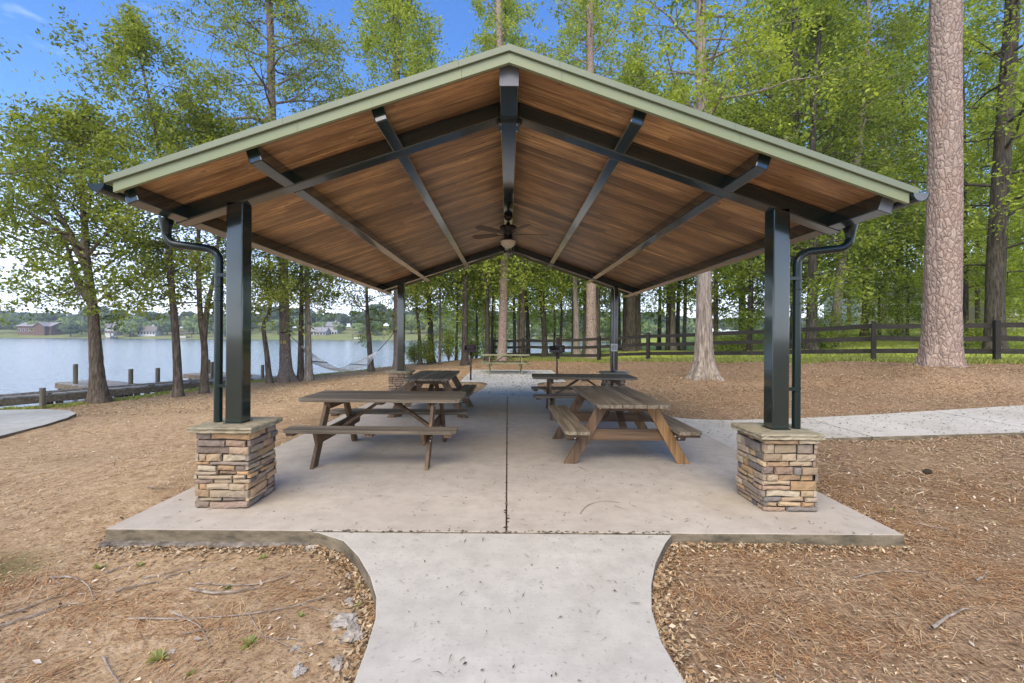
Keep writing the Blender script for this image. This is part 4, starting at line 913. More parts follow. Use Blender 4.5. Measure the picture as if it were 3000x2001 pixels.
make_tree('pine_tree', 'large pine with scaly reddish bark, nearest the camera at the right', 'pine', (X_(2758, 11.5), 11.5), 'pinebark', 'leaf_wood', seed=704, z=tz1(10.95, 11.5) - .02,
  path=[(0, 0, 0), (.03, 0, 3), (.06, 0, 6), (.05, 0, 9), (.05, 0, 16)], r0=.365, r1=.29, z0=10.5, z1=16, Rc=3.5, nb=10, nsub=5, ls=.12, nl=20, spread=.3, seg=48, flare=.26)
make_tree('ivy_clad_tree', 'big dark ivy covered trunk beyond the fence near the right edge', 'tree', (X_(2915, 17.5), 17.5), 'darkbark', 'leaf_wood', seed=705,
  path=[(0, 0, 0), (.0, 0, 3), (.2, 0, 7), (.45, 0, 11), (.8, 0, 17)], r0=.30, r1=.2, z0=2.6, z1=17, Rc=3.9, nb=40, nsub=6, ncl=4, ls=.15, nl=18, spread=.34, seg=20)
make_tree('tall_shade_tree', 'tall tree with a dark trunk seen above the right roof slope', 'tree', (X_(2330, 24.0), 24.0), 'darkbark', 'leaf_dark', seed=706,
  path=[(0, 0, 0), (.0, 0, 6), (-.1, 0, 12), (-.1, 0, 22)], r0=.27, r1=.15, z0=3, z1=22, Rc=5.2, nb=54, nsub=6, ncl=4, ls=.19, nl=15, spread=.42, seg=14)
make_tree('tall_shade_tree', 'tall thin pale trunked tree rising just left of the roof peak', 'tree', (X_(1474, 36), 36), 'midbark', 'leaf_top', seed=707,
  path=[(0, 0, 0), (.0, 0, 9), (-.0, 0, 16), (.0, 0, 29)], r0=.2, r1=.1, z0=13, z1=29, Rc=3.2, nb=44, nsub=5, ncl=4, ls=.23, nl=12, spread=.42, seg=10)
make_tree('tall_shade_tree', 'tall pale stemmed tree rising right of the roof peak', 'tree', (X_(1716, 34), 34), 'greybark', 'leaf_top', seed=708,
  path=[(0, 0, 0), (.0, 0, 9), (-.0, 0, 16), (.1, 0, 28)], r0=.24, r1=.13, z0=11, z1=28, Rc=4.2, nb=50, nsub=5, ncl=4, ls=.22, nl=13, spread=.42, seg=10)

# background wood: a few templates, copied
tmpl = []
for i, (H, Rc_, lf, bk, z0_) in enumerate([(20, 4.2, 'leaf_wood', 'midbark', 3), (23, 4.8, 'leaf_top', 'greybark', 4), (18, 4.4, 'leaf_dark', 'darkbark', 2), (21, 4.0, 'leaf_wood', 'darkbark', 5)]):
    t = make_tree('background_tree', None, None, (0, 0), bk, lf, z=0.0, seed=800 + i, path=[(0, 0, 0), (.1, 0, H * .3), (-.1, .1, H * .6), (0, 0, H)], r0=.2, r1=.05, z0=z0_, z1=H * .97, Rc=Rc_, nb=int(H * 2.1), nsub=5, ncl=4, nl=13, ls=.27, spread=.52, seg=8, flare=.3, subtube=False)
    tmpl.append(t)
BG = [  # x, y, template, scale
 (-3.5, 37, 0, .62), (-1.2, 44, 0, .55), (1.0, 41, 1, .6), (3.0, 38, 0, .62), (4.6, 45, 2, .62), (6.2, 36, 0, .7), (8.0, 42, 3, .72), (10.5, 38, 1, .75), (12.5, 47, 0, .8), (9.2, 33, 1, .85), (12.0, 34, 3, .95), (15.5, 40, 1, .95), (14.2, 31, 0, .95), (17.5, 34, 2, 1.0),
 (16.3, 27, 0, 1.0), (19.5, 29, 1, 1.0), (21.5, 36, 0, .95), (24.5, 30, 2, .5), (21.5, 24.5, 2, .42), (27, 36, 1, .75), (30, 29, 0, .72), (25.5, 23.5, 1, .55), (30.5, 23, 3, .6), (35, 30, 0, .7), (36, 38, 2, .75), (42, 33, 1, 1.1), (32, 44, 0, 1.1), (20, 46, 1, 1.05), (26, 50, 3, 1.1), (13, 24.5, 2, .8),
 (-2.3, 33.5, 2, .5), (22.5, 19.5, 0, .5), (27.5, 18.5, 1, .6), (38, 46, 1, 1.1), (46, 41, 0, 1.1)]
for i, (x, y, ti, sc) in enumerate(BG):
    first = sum(1 for b in BG[:i] if b[2] == ti) == 0
    o = tmpl[ti] if first else copy_tree(tmpl[ti])
    o.location = (x, y, tz1(x, y) - .05); o.rotation_euler = (0, 0, i * 1.7); o.scale = (sc, sc, sc * (1 + .08 * math.sin(i)))
    o.name = 'background_tree'; tag(o, 'leafy tree deep in the woods behind the nearer named trunks', 'tree', 'deep woods behind the fence and pavilion')

for i, (x, y, ti, sc) in enumerate([(-24, -18, 0, .8), (-16, -26, 1, .85), (-8, -31, 2, .85), (0, -33, 0, .85), (8, -31, 1, .85), (16, -27, 3, .85), (24, -19, 0, .8), (29, -9, 2, .8), (-4, -38, 1, .9), (12, -37, 2, .9)]):  # unseen trees added behind the camera: darker steel reflections, less low sky fill
    o = copy_tree(tmpl[ti], (x, y, tz1(x, y) - .05), i * 1.3); o.scale = (sc, sc, sc * .8); o.name = 'background_tree'
    tag(o, 'unseen leafy tree added behind the camera to darken reflections in the steel', 'tree', 'unseen trees added behind the camera')
# shrubs
def make_shrub(label, x, y, h, w, seed, leaf='leaf_wood', ls=.11, z=None):
    r = np.random.RandomState(seed); z = tz1(x, y) if z is None else z; t = empty('leafy_shrub', (x, y, z)); tag(t, label, 'shrub', 'waterside and fence shrubs')
    st = G(); cg = G(); C = []
    for i in range(int(9 + w * 4)):
        a = r.rand() * 6.28; e = r.uniform(.5, 1.4); L_ = h * r.uniform(.6, 1.05); p = [np.zeros(3), np.array([math.cos(a) * w * .25 * r.rand(), math.sin(a) * w * .25, L_ * .5]), np.array([math.cos(a) * w * .55 * r.rand(), math.sin(a) * w * .5 * r.rand(), L_])]
        st.tube(spline(p, 5), [.014, .011, .008, .006, .003], 4)
        q = spline(p, 7)
        for s_ in q[2:]: C.append(s_); C.append(s_ + r.normal(size=3) * np.array([.2, .2, .12]) * w * .6)
    leaves(cg, C, 15, ls, .15 * w, r, .7, .5, .2); put('stems', st, M['midbark'], t); put('foliage', cg, M[leaf], t)
for a in [('low waterside shrub right of the back left post', X_(1215, 28.0), 28.0, 1.3, 1.1, 1, 'leaf_lake'), ('bushy waterside shrub left of the thin sapling', X_(1255, 27.5), 27.3, 1.7, 1.3, 2, 'leaf_lake'),
          ('tall leafy shrub by the water left of the yellow marked trunk', X_(1315, 28.5), 28.5, 2.2, 1.3, 3, 'leaf_wood'), ('shrub at the foot of the yellow marked trunk', X_(1385, 29), 29, 1.2, 1.0, 4, 'leaf_dark'),
          ('small shrub beyond the fence right of the rooted tree', X_(2130, 24), 24, 1.1, 1.8, 5, 'leaf_dark'), ('dark shrub under the low-branched tree beyond the fence', X_(2400, 21), 21, .9, 1.6, 6, 'leaf_dark'),
          ('tall bright green bush behind the fence left of the front right post', X_(2180, 27), 27, 3.2, 2.4, 7, 'leaf_wood'), ('leafy bush beyond the fence at the right edge', X_(2900, 20), 20, 1.3, 2.2, 8, 'leaf_wood'),
          ('bush hiding the pale house left of the big pine', 20.5, 24.0, 2.6, 3.0, 10, 'leaf_wood'), ('bush beyond the fence right of the front right post', 15.5, 21.5, 2.0, 2.6, 11, 'leaf_dark'), ('bush in front of the tan house at the right edge', 24.5, 20.5, 2.8, 3.0, 12, 'leaf_wood'), ('bright bush far behind the fence between pine and back right post', X_(1790, 42), 42, 3.0, 2.6, 9, 'leaf_top')]:
    make_shrub(*a)

# ------------------------------------------------------------------ seawall, docks
g = G(); pts = [p for p in SH if 2 <= p[1] <= 34]
for a, b in zip(pts[:-1], pts[1:]):
    d = Vector((b[0] - a[0], b[1] - a[1], 0)).normalized(); nn = Vector((-d.y, d.x, 0)) * .12
    g.beam((a[0] + nn.x, a[1] + nn.y, -.87), (b[0] + nn.x, b[1] + nn.y, -.87), .16, .40, t=rnd.uniform(.3, .7))
sw = put('seawall', g, M['dockbeam']); tag(sw, 'low timber seawall edging the grassy lake bank', 'seawall')
def deckrun(root, a, b, width, zt, nrm, fascia=True):
    a = Vector((*a, zt)); b = Vector((*b, zt)); d = (b - a).normalized(); L_ = (b - a).length; n = Vector((nrm[0], nrm[1], 0)).normalized()
    g = G(); s = 0.0; r = random.Random(int(L_ * 10))
    while s < L_:
        p = a + d * (s + .07) ; g.beam(p - Vector((0, 0, .019)), p + n * width - Vector((0, 0, .019)), .134, .036, t=r.uniform(.2, .9)); s += .142
    put('deck_boards', g, M['dockwood'], root); return a, b, d, n
def inv(o, root): o.parent = root; o.matrix_parent_inverse = Matrix.Translation(-root.location); return o
def dock(name, label, A, B, W, zt, piles, side=1, kerb=True):
    root = empty(name, (A[0], A[1], WATER)); tag(root, label, 'dock')
    a = Vector((*A, zt)); b = Vector((*B, zt)); d = (b - a).normalized(); L_ = (b - a).length; n = Vector((-d.y, d.x, 0)) * side
    g = G(); s = 0.0; r = random.Random(int(L_ * 10))
    while s + .14 < L_:
        p = a + d * (s + .07) - Vector((0, 0, .019)); g.beam(p, p + n * W, .134, .036, t=r.uniform(.2, .9)); s += .142
    inv(put('deck_boards', g, M['dockwood']), root)
    for off in (0.03, W - .03):
        g = G(); g.beam(a + n * off - Vector((0, 0, .14)), b + n * off - Vector((0, 0, .14)), .05, .20, t=.5); inv(put('edge_beam', g, M['dockbeam']), root)
    if kerb:
        g = G(); g.beam(a + n * .06 + Vector((0, 0, .075)), b + n * .06 + Vector((0, 0, .075)), .09, .07, t=.6); inv(put('kerb_rail', g, M['dockwood']), root)
        for i in range(int(L_ / 1.4)):
            p = a + d * (.5 + i * 1.4) + n * .06; g = G(); g.box((p.x - .07, p.y - .07, zt), (p.x + .07, p.y + .07, zt + .039)); inv(put('kerb_block', g, M['dockbeam']), root)
    for s_ in np.arange(.6, L_, 2.4):
        for off in (.12, W - .12):
            p = a + d * s_ + n * off; g = G(); g.tube([(p.x, p.y, -2.2), (p.x, p.y, zt - .04)], .09, 10, cap=True); inv(put('support_pile', g, M['piling'], smooth=False), root)
    for (px_, py_, zt_, r_) in piles:
        g = G(); g.tube([(px_, py_, -2.2), (px_, py_, zt_)], r_, 12, cap=True); inv(put('piling', g, M['piling']), root)
    return root
dock('boardwalk_dock', 'long grey boardwalk running along the lake bank at the left edge', (-17.6, 7.4), (-11.2, 20.0), .95, -.40, [(X_(126, 13.1), 13.1, -.08, .07)])
dock('boat_dock', 'floating pier reaching out from the boardwalk with three tall pilings', (-13.45, 15.9), (-18.4, 18.5), 1.5, -.50, [(X_(222, 18.0), 18.0, .28, .078), (X_(384, 17.6), 17.6, .13, .078), (X_(463, 18.4), 18.4, .12, .078)], side=-1, kerb=False)
dock('boat_dock', 'second pier farther along the shore behind the front left post', (-11.2, 20.3), (-16.4, 23.0), 1.5, -.50, [(X_(622, 21.0), 21.0, .22, .07), (X_(612, 23.2), 23.2, .2, .07), (X_(770, 20.9), 20.9, .1, .07)], side=-1, kerb=False)

# ------------------------------------------------------------------ hammock
hm = empty('rope_hammock', (-8.2, 22, -.3)); tag(hm, 'white rope hammock slung between two pines at the lake edge', 'hammock')
def HM(name, g, mat): o = put(name, g, mat); o.parent = hm; o.matrix_parent_inverse = Matrix.Translation((8.2, -22, .3)); return o
A = np.array([X_(850, 19.7), 19.45, 1.62]); B = np.array([X_(1160, 24.3), 24.05, 1.70])
r1 = np.array([X_(883, 20.0), 20.0, 1.02]); r2 = np.array([X_(1106, 23.4), 23.4, .66])
b1 = np.array([X_(930, 20.6), 20.6, .28]); b2 = np.array([X_(1052, 22.4), 22.4, .04])
ax = (b2 - b1); ax[2] = 0; ax /= np.linalg.norm(ax); pp = np.array([-ax[1], ax[0], 0])
g = G(); g.tube(spline([A, (A + r1) / 2 + [0, 0, -.05], r1], 8), .012, 6)
ring = [np.array([X_(838, 19.6) - .02 + math.cos(t) * .235, 19.6 + math.sin(t) * .235, 1.62 + .05 * math.sin(t)]) for t in np.linspace(0, 2 * PI, 25)]; g.tube(ring, .02, 6); HM('strap', g, M['strap'])
g = G(); g.tube(spline([B, (B + r2) / 2 + [0, 0, -.04], r2], 8), .016, 6)
ring = [np.array([X_(1170, 24.4) - .03 + math.cos(t) * .31, 24.4 + math.sin(t) * .31, 1.72]) for t in np.linspace(0, 2 * PI, 25)]; g.tube(ring, .02, 6); HM('strap', g, M['strap'])
HWd = .70
for b in (b1, b2):
    g = G(); g.tube([b - pp * (HWd + .06), b + pp * (HWd + .06)], .026, 8, cap=True); HM('spreader_bar', g, M['barwood'])
for b, r_ in ((b1, r1), (b2, r2)):
    g = G()
    for i in range(14):
        q = b + pp * (-HWd + i * 2 * HWd / 13); g.tube([r_, (r_ + q) / 2 + np.array([0, 0, -.02]), q], .008, 4)
    HM('fan_ropes', g, M['rope'])
g = G(); nu, nv = 26, 14
def hp(u, v):
    p = b1 * (1 - u) + b2 * u; sag = -.36 * 4 * u * (1 - u) * .75; wv = 1 - .28 * math.sin(PI * u)
    return p + pp * (v * HWd * wv) + np.array([0, 0, sag - .10 * (1 - v * v) * math.sin(PI * u)])
for i in range(nu):
    for j in range(nv):
        if (i + j) % 2 == 0:
            for dj in (-1, 1):
                if 0 <= j + dj < nv: g.tube([hp(i / nu, -1 + 2 * j / (nv - 1)), hp((i + 1) / nu, -1 + 2 * (j + dj) / (nv - 1))], .010, 4)
for v in (-1, 1): g.tube([hp(i / nu, v) for i in range(nu + 1)], .012, 5)
HM('rope_net', g, M['netrope'])

# ------------------------------------------------------------------ far shore
g = G(); xs2 = np.linspace(-560, 420, 120); ys2 = np.array([224, 226, 229, 240, 260, 300, 360, 460, 700]); hz = [-1.3, -.9, -.5, .6, 2.5, 5.5, 7.5, 9, 9]
Xg, Yg = np.meshgrid(xs2, ys2); wv = 6 * np.sin(xs2 * .021) + 3 * np.sin(xs2 * .06 + 1); Yg = Yg + wv[None, :] * np.linspace(1, .2, 9)[:, None]
Zg = np.array(hz)[:, None] * (1 + .25 * np.sin(Xg * .013 + 2)); Zg[0] = -1.6; ii = np.arange(Xg.size).reshape(Xg.shape)
def shz(x, y):
    j = np.interp(x, xs2, np.arange(120)); j0 = int(j); return float(np.interp(y, Yg[:, j0], Zg[:, j0]))
g.quads(np.stack([Xg, Yg, Zg], -1).reshape(-1, 3), np.stack([ii[:-1, :-1], ii[:-1, 1:], ii[1:, 1:], ii[1:, :-1]], -1).reshape(-1, 4))
k = MT('far_lawn', 0.95, 0.1); w = k.co(src='World'); k.col(k.ramp(k.noise(w, .08, 5), [(0.35, (0.20, 0.24, 0.07)), (0.6, (0.28, 0.29, 0.11)), (.8, (0.30, 0.25, 0.13))])); M['farlawn'] = k.m
tag(put('far_shore', g, M['farlawn'], smooth=True), kind='structure')
def blob(seed, Rw, H, nl, ls, leaf):
    r = np.random.RandomState(seed); cg = G(); lob = []
    for i in range(16):
        a = r.rand() * 6.28; e = r.rand(); lob.append((math.cos(a) * Rw * .55 * r.rand() ** .5, math.sin(a) * Rw * .55 * r.rand() ** .5, H * (.35 + .5 * e), Rw * r.uniform(.32, .5)))
    for (x, y, z, q) in lob:
        d = r.normal(size=(nl, 3)); d /= np.linalg.norm(d, axis=1)[:, None]; P_ = np.array([x, y, z]) + d * q * np.array([1, 1, .75]) * r.uniform(.85, 1.08, (nl, 1))
        N = d + r.normal(size=(nl, 3)) * .45; N /= np.linalg.norm(N, axis=1)[:, None]; A_ = np.cross(N, r.normal(size=(nl, 3))); A_ /= np.linalg.norm(A_, axis=1)[:, None]; B_ = np.cross(N, A_)
        s_ = ls * r.uniform(.6, 1.3, (nl, 1)); Vv = np.stack([P_ - A_ * s_, P_ - B_ * s_ * .7, P_ + A_ * s_, P_ + B_ * s_ * .7], 1).reshape(-1, 3)
        cg.quads(Vv, np.arange(nl * 4).reshape(-1, 4), np.clip(.5 + r.normal(size=nl) * .22 + r.normal() * .12, 0, 1))
    tg = G(); tg.tube([(0, 0, -.4), (0, 0, H * .6)], [.35, .2], 6); return tg, cg
def m_far(n, a, b): M[n] = m_leaf(n, a, b, .15, .8)
m_far('far_a', (0.09, 0.15, 0.055), (0.21, 0.28, 0.11)); m_far('far_b', (0.16, 0.23, 0.07), (0.32, 0.39, 0.14)); m_far('far_c', (0.06, 0.10, 0.05), (0.15, 0.20, 0.09))
ft = []
for i, (Rw, H, m_) in enumerate([(5.2, 9, 'far_a'), (4.4, 7, 'far_b'), (6.0, 11, 'far_c'), (4.8, 9.5, 'far_b')]):
    t = empty('far_shore_tree'); tg, cg = blob(900 + i, Rw, H, 210, .62, None); put('trunk', tg, M['midbark'], t); put('crown', cg, M[m_], t); ft.append(t)
rr = random.Random(42); used = [False] * 4
HS = [(-236, -214), (-197, -182), (-92, -98)]
for i in range(120):
    x = -285 + i * 3.3 + rr.uniform(-2, 2)
    row = i % 3; y = [236, 250, 272][row] + rr.uniform(-5, 5)
    if row == 0:
        if -262 < x < -228 or -196 < x < -168 or -100 < x < -78 or rr.random() < .35: continue
    ti = rr.choice([0, 1, 3]) if row < 2 else rr.choice([0, 2, 2]); o = ft[ti] if not used[ti] else copy_tree(ft[ti]); used[ti] = True
    s_ = rr.uniform(.75, 1.15) * (1 + row * .12); o.location = (x, y, shz(x, y) - .3); o.scale = (s_, s_, s_ * rr.uniform(.85, 1.1)); o.rotation_euler = (0, 0, rr.uniform(0, 6)); o.name = 'far_shore_tree'
    tag(o, 'round green tree on the opposite shore of the lake', 'tree', 'trees along the far shore')
g = G(); r = np.random.RandomState(77)
for i in range(330):
    x = r.uniform(-430, 330); y = r.uniform(285, 360); z = shz(x, y) + 5 + (y - 285) * .03; q = r.uniform(5, 8); n = 110
    d = r.normal(size=(n, 3)); d[:, 2] = np.abs(d[:, 2]); d /= np.linalg.norm(d, axis=1)[:, None]; P_ = np.array([x, y, z - 3]) + d * q * np.array([1, 1, 1.0])
    N = d + r.normal(size=(n, 3)) * .4; N /= np.linalg.norm(N, axis=1)[:, None]; A_ = np.cross(N, r.normal(size=(n, 3))); A_ /= np.linalg.norm(A_, axis=1)[:, None]; B_ = np.cross(N, A_); s_ = 1.3
    g.quads(np.stack([P_ - A_ * s_, P_ - B_ * s_, P_ + A_ * s_, P_ + B_ * s_], 1).reshape(-1, 3), np.arange(n * 4).reshape(-1, 4), np.clip(.5 + r.normal() * .25 + r.normal(size=n) * .15, 0, 1))
tag(put('distant_woods', g, M['far_c']), 'hazy wooded ridge beyond the lake', 'woods', kind='stuff')

def house(name, label, x, y, w, d, h, rh, wallc, roofc, rz=0.0, nwin=6, gable=None, z=None, porch=False):
    z = (shz(x, y) if y > 200 else tz1(x, y)) if z is None else z; t = empty(name, (x, y, z), rz); tag(t, label, 'house')
    kw_ = MT(name + '_wall', .85); kw_.col(kw_.mix(kw_.noise(kw_.co(), 1.5, 4), [v * .85 for v in wallc], [min(1, v * 1.1) for v in wallc])); kr = MT(name + '_roof', .8); kr.col(kr.mix(kr.noise(kr.co(), 2, 4), [v * .85 for v in roofc], [min(1, v * 1.1) for v in roofc]))
    kg = MT(name + '_glass', .15); kg.col((.03, .035, .04)); kf = MT(name + '_frame', .6); kf.col((.7, .7, .68))
    g = G(); g.box((-w / 2, -d / 2, -1.5), (w / 2, d / 2, h)); g.extr([(-w / 2, -d / 2, h), (-w / 2, d / 2, h), (-w / 2, 0, h + rh * .92)], (.2, 0, 0)); g.extr([(w / 2 - .2, -d / 2, h), (w / 2 - .2, d / 2, h), (w / 2 - .2, 0, h + rh * .92)], (.2, 0, 0)); put('wall', g, kw_.m, t)
    rf = G(); o_ = .5
    for s_ in (-1, 1):
        q = [(-w / 2 - o_, s_ * (d / 2 + o_), h - .15), (-w / 2 - o_, 0, h + rh), (-w / 2 - o_, 0, h + rh + .15), (-w / 2 - o_, s_ * (d / 2 + o_), h)]
        rf.extr(q if s_ < 0 else q[::-1], (w + 2 * o_, 0, 0))
    ro = put('roof', rf, kr.m, t)
    ch = G(); ch.box((w * .12, -.3, h + rh * .5), (w * .12 + .8, .4, h + rh + .8)); put('chimney', ch, kw_.m, ro)
    if gable:
        gx, gw, gh = gable; g = G(); g.box((gx - gw / 2, -d / 2 - 2.2, -1.5), (gx + gw / 2, -d / 2, h)); g.extr([(gx - gw / 2, -d / 2 - 2.2, h), (gx + gw / 2, -d / 2 - 2.2, h), (gx, -d / 2 - 2.2, h + gh)], (0, 2.0, 0)); put('gable_wing', g, kw_.m, t)
        g = G()
        for s_ in (-1, 1):
            q = [(gx + s_ * (gw / 2 + .4), -d / 2 - 2.7, h - .25), (gx, -d / 2 - 2.7, h + gh), (gx, -d / 2 - 2.7, h + gh + .22), (gx + s_ * (gw / 2 + .4), -d / 2 - 2.7, h)]
            g.extr(q, (0, d / 2 + 2.6, 0))
        put('gable_roof', g, kr.m, t)
    xw = np.linspace(-w / 2 + w / nwin / 2, w / 2 - w / nwin / 2, nwin)
    for q in xw:
        if gable and abs(q - gable[0]) < gable[1] / 2 + .3: continue
        f = G(); f.box((q - .62, -d / 2 - .06, .75), (q + .62, -d / 2 - .002, 2.15)); fo = put('window', f, kf.m, t)
        p_ = G(); p_.box((q - .52, -d / 2 - .08, .85), (q + .52, -d / 2 - .062, 2.05)); put('pane', p_, kg.m, fo)
    if porch:
        g = G(); g.box((-w / 2, -d / 2 - 2.2, -1.4), (w * .2, -d / 2 - .1, -.1)); put('porch', g, kf.m if porch == 'white' else kr.m, t)
    return t
def farx(xs_, y=240.0): return (xs_ - 1487) * y / 1333.0
house('brick_lake_house', 'long brick house with pale roof and gable across the lake, leftmost', farx(92), 246, 18.0, 9, 3.6, 2.0, (.17, .10, .065), (.34, .32, .30), 0, 8, gable=(4.8, 5.6, 1.9), z=1.6)
house('white_lake_house', 'long white house with grey-brown roof across the lake, seen between two left trunks', farx(424), 244, 9.5, 6, 2.6, 2.6, (.62, .62, .62), (.22, .19, .17), 0, 6, z=.4)
house('white_gabled_house', 'small white house half hidden behind the leaning forked tree', farx(305), 246, 4.5, 6, 3.8, 2.6, (.6, .6, .6), (.25, .24, .24), 0, 3, z=1.0)
house('grey_shore_house', 'grey roofed house across the lake seen left of the hammock', farx(925), 246, 8.0, 6, 2.6, 2.2, (.40, .38, .36), (.30, .29, .29), 0, 5, z=.6)
house('pale_shore_house', 'pale two storey house across the lake above the hammock', farx(952), 252, 6.0, 6, 5.2, 2.4, (.52, .50, .48), (.26, .25, .25), 0, 4, z=1.0)
house('pale_neighbour_house', 'pale house beyond the fence glimpsed left of the big pine', 46, 53, 13, 8, 3.0, 2.6, (.62, .62, .60), (.30, .29, .28), R(-12), 6)
house('tan_neighbour_house', 'tan house with grey roof glimpsed through leaves at the right edge', 47, 40, 9, 8, 3.0, 2.6, (.42, .35, .26), (.28, .27, .26), R(-20), 4)
def boathouse(label, xs_, y, w):
    t = empty('boathouse', (farx(xs_, y), y, WATER)); tag(t, label, 'boathouse'); g = G(); g.box((-w / 2 - .3, -2, 2.6), (w / 2 + .3, 2, 2.8)); g.extr([(-w / 2 - .3, -2, 2.8), (w / 2 + .3, -2, 2.8), (0, -2, 3.5)], (0, 4, 0)); put('roof', g, M['dockbeam'], t)
    for a in (-1, 1):
        for b in (-1.8, 1.8): g = G(); g.box((a * w / 2 - .1, b - .1, -1), (a * w / 2 + .1, b + .1, 2.6)); put('post', g, M['piling'], t)
    g = G(); g.box((-w / 2, -1.9, .3), (w / 2, 1.9, .55)); put('deck_boards', g, M['dockwood'], t)
    g = G(); g.extr([(-w * .3, -1.4, .6), (w * .3, -1.4, .6), (w * .38, -1.4, 1.3), (-w * .38, -1.4, 1.3)], (0, 2.6, 0)); o = put('moored_boat', g, M['pale_box']); o.location = (farx(xs_, y), y, WATER); tag(o, 'small white boat moored in the ' + label.split('boathouse')[0].strip() + ' boathouse ' + label.split('far shore ')[1], 'boat')
boathouse('open boathouse on the far shore right of the white house', 541, 229, 4.6)
boathouse('open boathouse on the far shore seen above the hammock', 1048, 229, 4.2)
boathouse('small open boathouse on the far shore right of the leaning forked tree', 324, 231, 3.4)

# ------------------------------------------------------------------ ground litter, debris, twigs, weeds
def poly_in(px, py, poly):
    c = np.zeros(px.shape, bool); n = len(poly)
    for i in range(n):
        x0, y0 = poly[i]; x1, y1 = poly[(i + 1) % n]
        if y0 == y1: continue
        m = ((y0 > py) != (y1 > py)) & (px < (x1 - x0) * (py - y0) / (y1 - y0) + x0); c ^= m
    return c
FRONT = Lp + Rp
def paved(x, y):
    m = (np.abs(x) < 3.09) & (y > 3.45) & (y < 11.32)
    m |= poly_in(x, y, FRONT); m |= (x > 3.0) & (x < 18) & (y > 6.71 + np.clip(4.2 - x, 0, 1.2) * -1.0) & (y < 8.3 + np.clip(x - 5.4, 0, 9) * .13)
    m |= (x > -1.57) & (x < 1.97) & (y > 14.8) & (y < 20.25); m |= (x > -.85) & (x < 1.05) & (y > 11.2) & (y < 15)
    m |= poly_in(x, y, [(-9.75, 6.0), (-9.7, 8.7), (-9.95, 9.8), (-10.25, 10.6), (-10.6, 11.2), (-11.2, 11.65), (-12.0, 11.8), (-13.2, 11.6), (-14.4, 11.0), (-15.2, 8.0), (-16.5, 4.0), (-12, 3.5)])
    return m
vg = None
def gz(x, y):     # height of the actual ground mesh (bilinear)
    ix = np.clip(np.searchsorted(xs, x) - 1, 0, len(xs) - 2); iy = np.clip(np.searchsorted(ys, y) - 1, 0, len(ys) - 2)
    fx_ = (x - xs[ix]) / (xs[ix + 1] - xs[ix]); fy_ = (y - ys[iy]) / (ys[iy + 1] - ys[iy])
    return (Z[iy, ix] * (1 - fx_) * (1 - fy_) + Z[iy, ix + 1] * fx_ * (1 - fy_) + Z[iy + 1, ix] * (1 - fx_) * fy_ + Z[iy + 1, ix + 1] * fx_ * fy_)
LC = np.array([(0.45, 0.30, 0.165), (0.36, 0.225, 0.11), (0.62, 0.46, 0.27), (0.19, 0.12, 0.065), (0.70, 0.57, 0.39), (0.42, 0.255, 0.125), (0.13, 0.085, 0.05), (0.50, 0.31, 0.15), (0.56, 0.42, 0.25), (0.66, 0.50, 0.30)])
def scatter(n, xr, yr, r, sizes, asp, lift, tilt, dens=None, palette=LC, zf=None, onpaved=False):
    x = r.uniform(*xr, n); y = r.uniform(*yr, n); m = paved(x, y) if onpaved else ~paved(x, y)
    m &= (np.abs(x) < (y + .9) * 1.18 + .3) & (shore_s(x, y) > .5)
    if not onpaved: m &= fence_side(x, y) < 0
    if dens is not None: m &= r.rand(n) < dens(x, y)
    x, y = x[m], y[m]; n = len(x); z = (gz(x, y) if zf is None else zf(x, y)) + lift
    a = r.uniform(0, 2 * PI, n); ln = r.uniform(*sizes, n)[:, None]; w = ln * r.uniform(*asp, n)[:, None]
    A_ = np.stack([np.cos(a), np.sin(a), r.normal(size=n) * tilt], 1); B_ = np.stack([-np.sin(a), np.cos(a), r.normal(size=n) * tilt], 1); P_ = np.stack([x, y, z + np.abs(A_[:, 2]) * ln[:, 0] * .5], 1)
    sh = r.uniform(-.2, .3, (n, 1)); up = np.array([0, 0, 1.0]) * ln * r.uniform(0, .15, (n, 1))
    Vv = np.stack([P_ - A_ * ln / 2, P_ - B_ * w / 2 + A_ * ln * sh + up, P_ + A_ * ln / 2, P_ + B_ * w / 2 + A_ * ln * sh + up], 1).reshape(-1, 3)
    c = palette[r.randint(0, len(palette), n)] * r.uniform(.75, 1.25, (n, 1)); return Vv, np.arange(n * 4).reshape(-1, 4), c
r = np.random.RandomState(12); g = G()
md = lambda x, y: np.clip(.30 + (x + .8) * .22, .28, 1.0) * np.clip(.75 + fbm(x, y, .45, 4, 9) * .9, .12, 1.0)
for args in [(60000, (-6.5, 6.5), (1.3, 5.2), r, (.012, .036), (.22, .55), .003, .22, md), (50000, (-6.5, 6.5), (1.3, 5.2), r, (.04, .09), (.025, .045), .004, .10, md),
             (110000, (-12, 15), (5.0, 12), r, (.018, .042), (.2, .55), .003, .2, md), (60000, (-12, 15), (4.0, 12), r, (.10, .2), (.03, .06), .005, .1, md), (90000, (-16, 18), (11, 27), r, (.035, .085), (.2, .5), .004, .12, None)]:
    g.quads(*scatter(*args)[:2], c=scatter(*args)[2] if False else None) if False else (lambda q: g.quads(q[0], q[1], .5, q[2]))(scatter(*args))
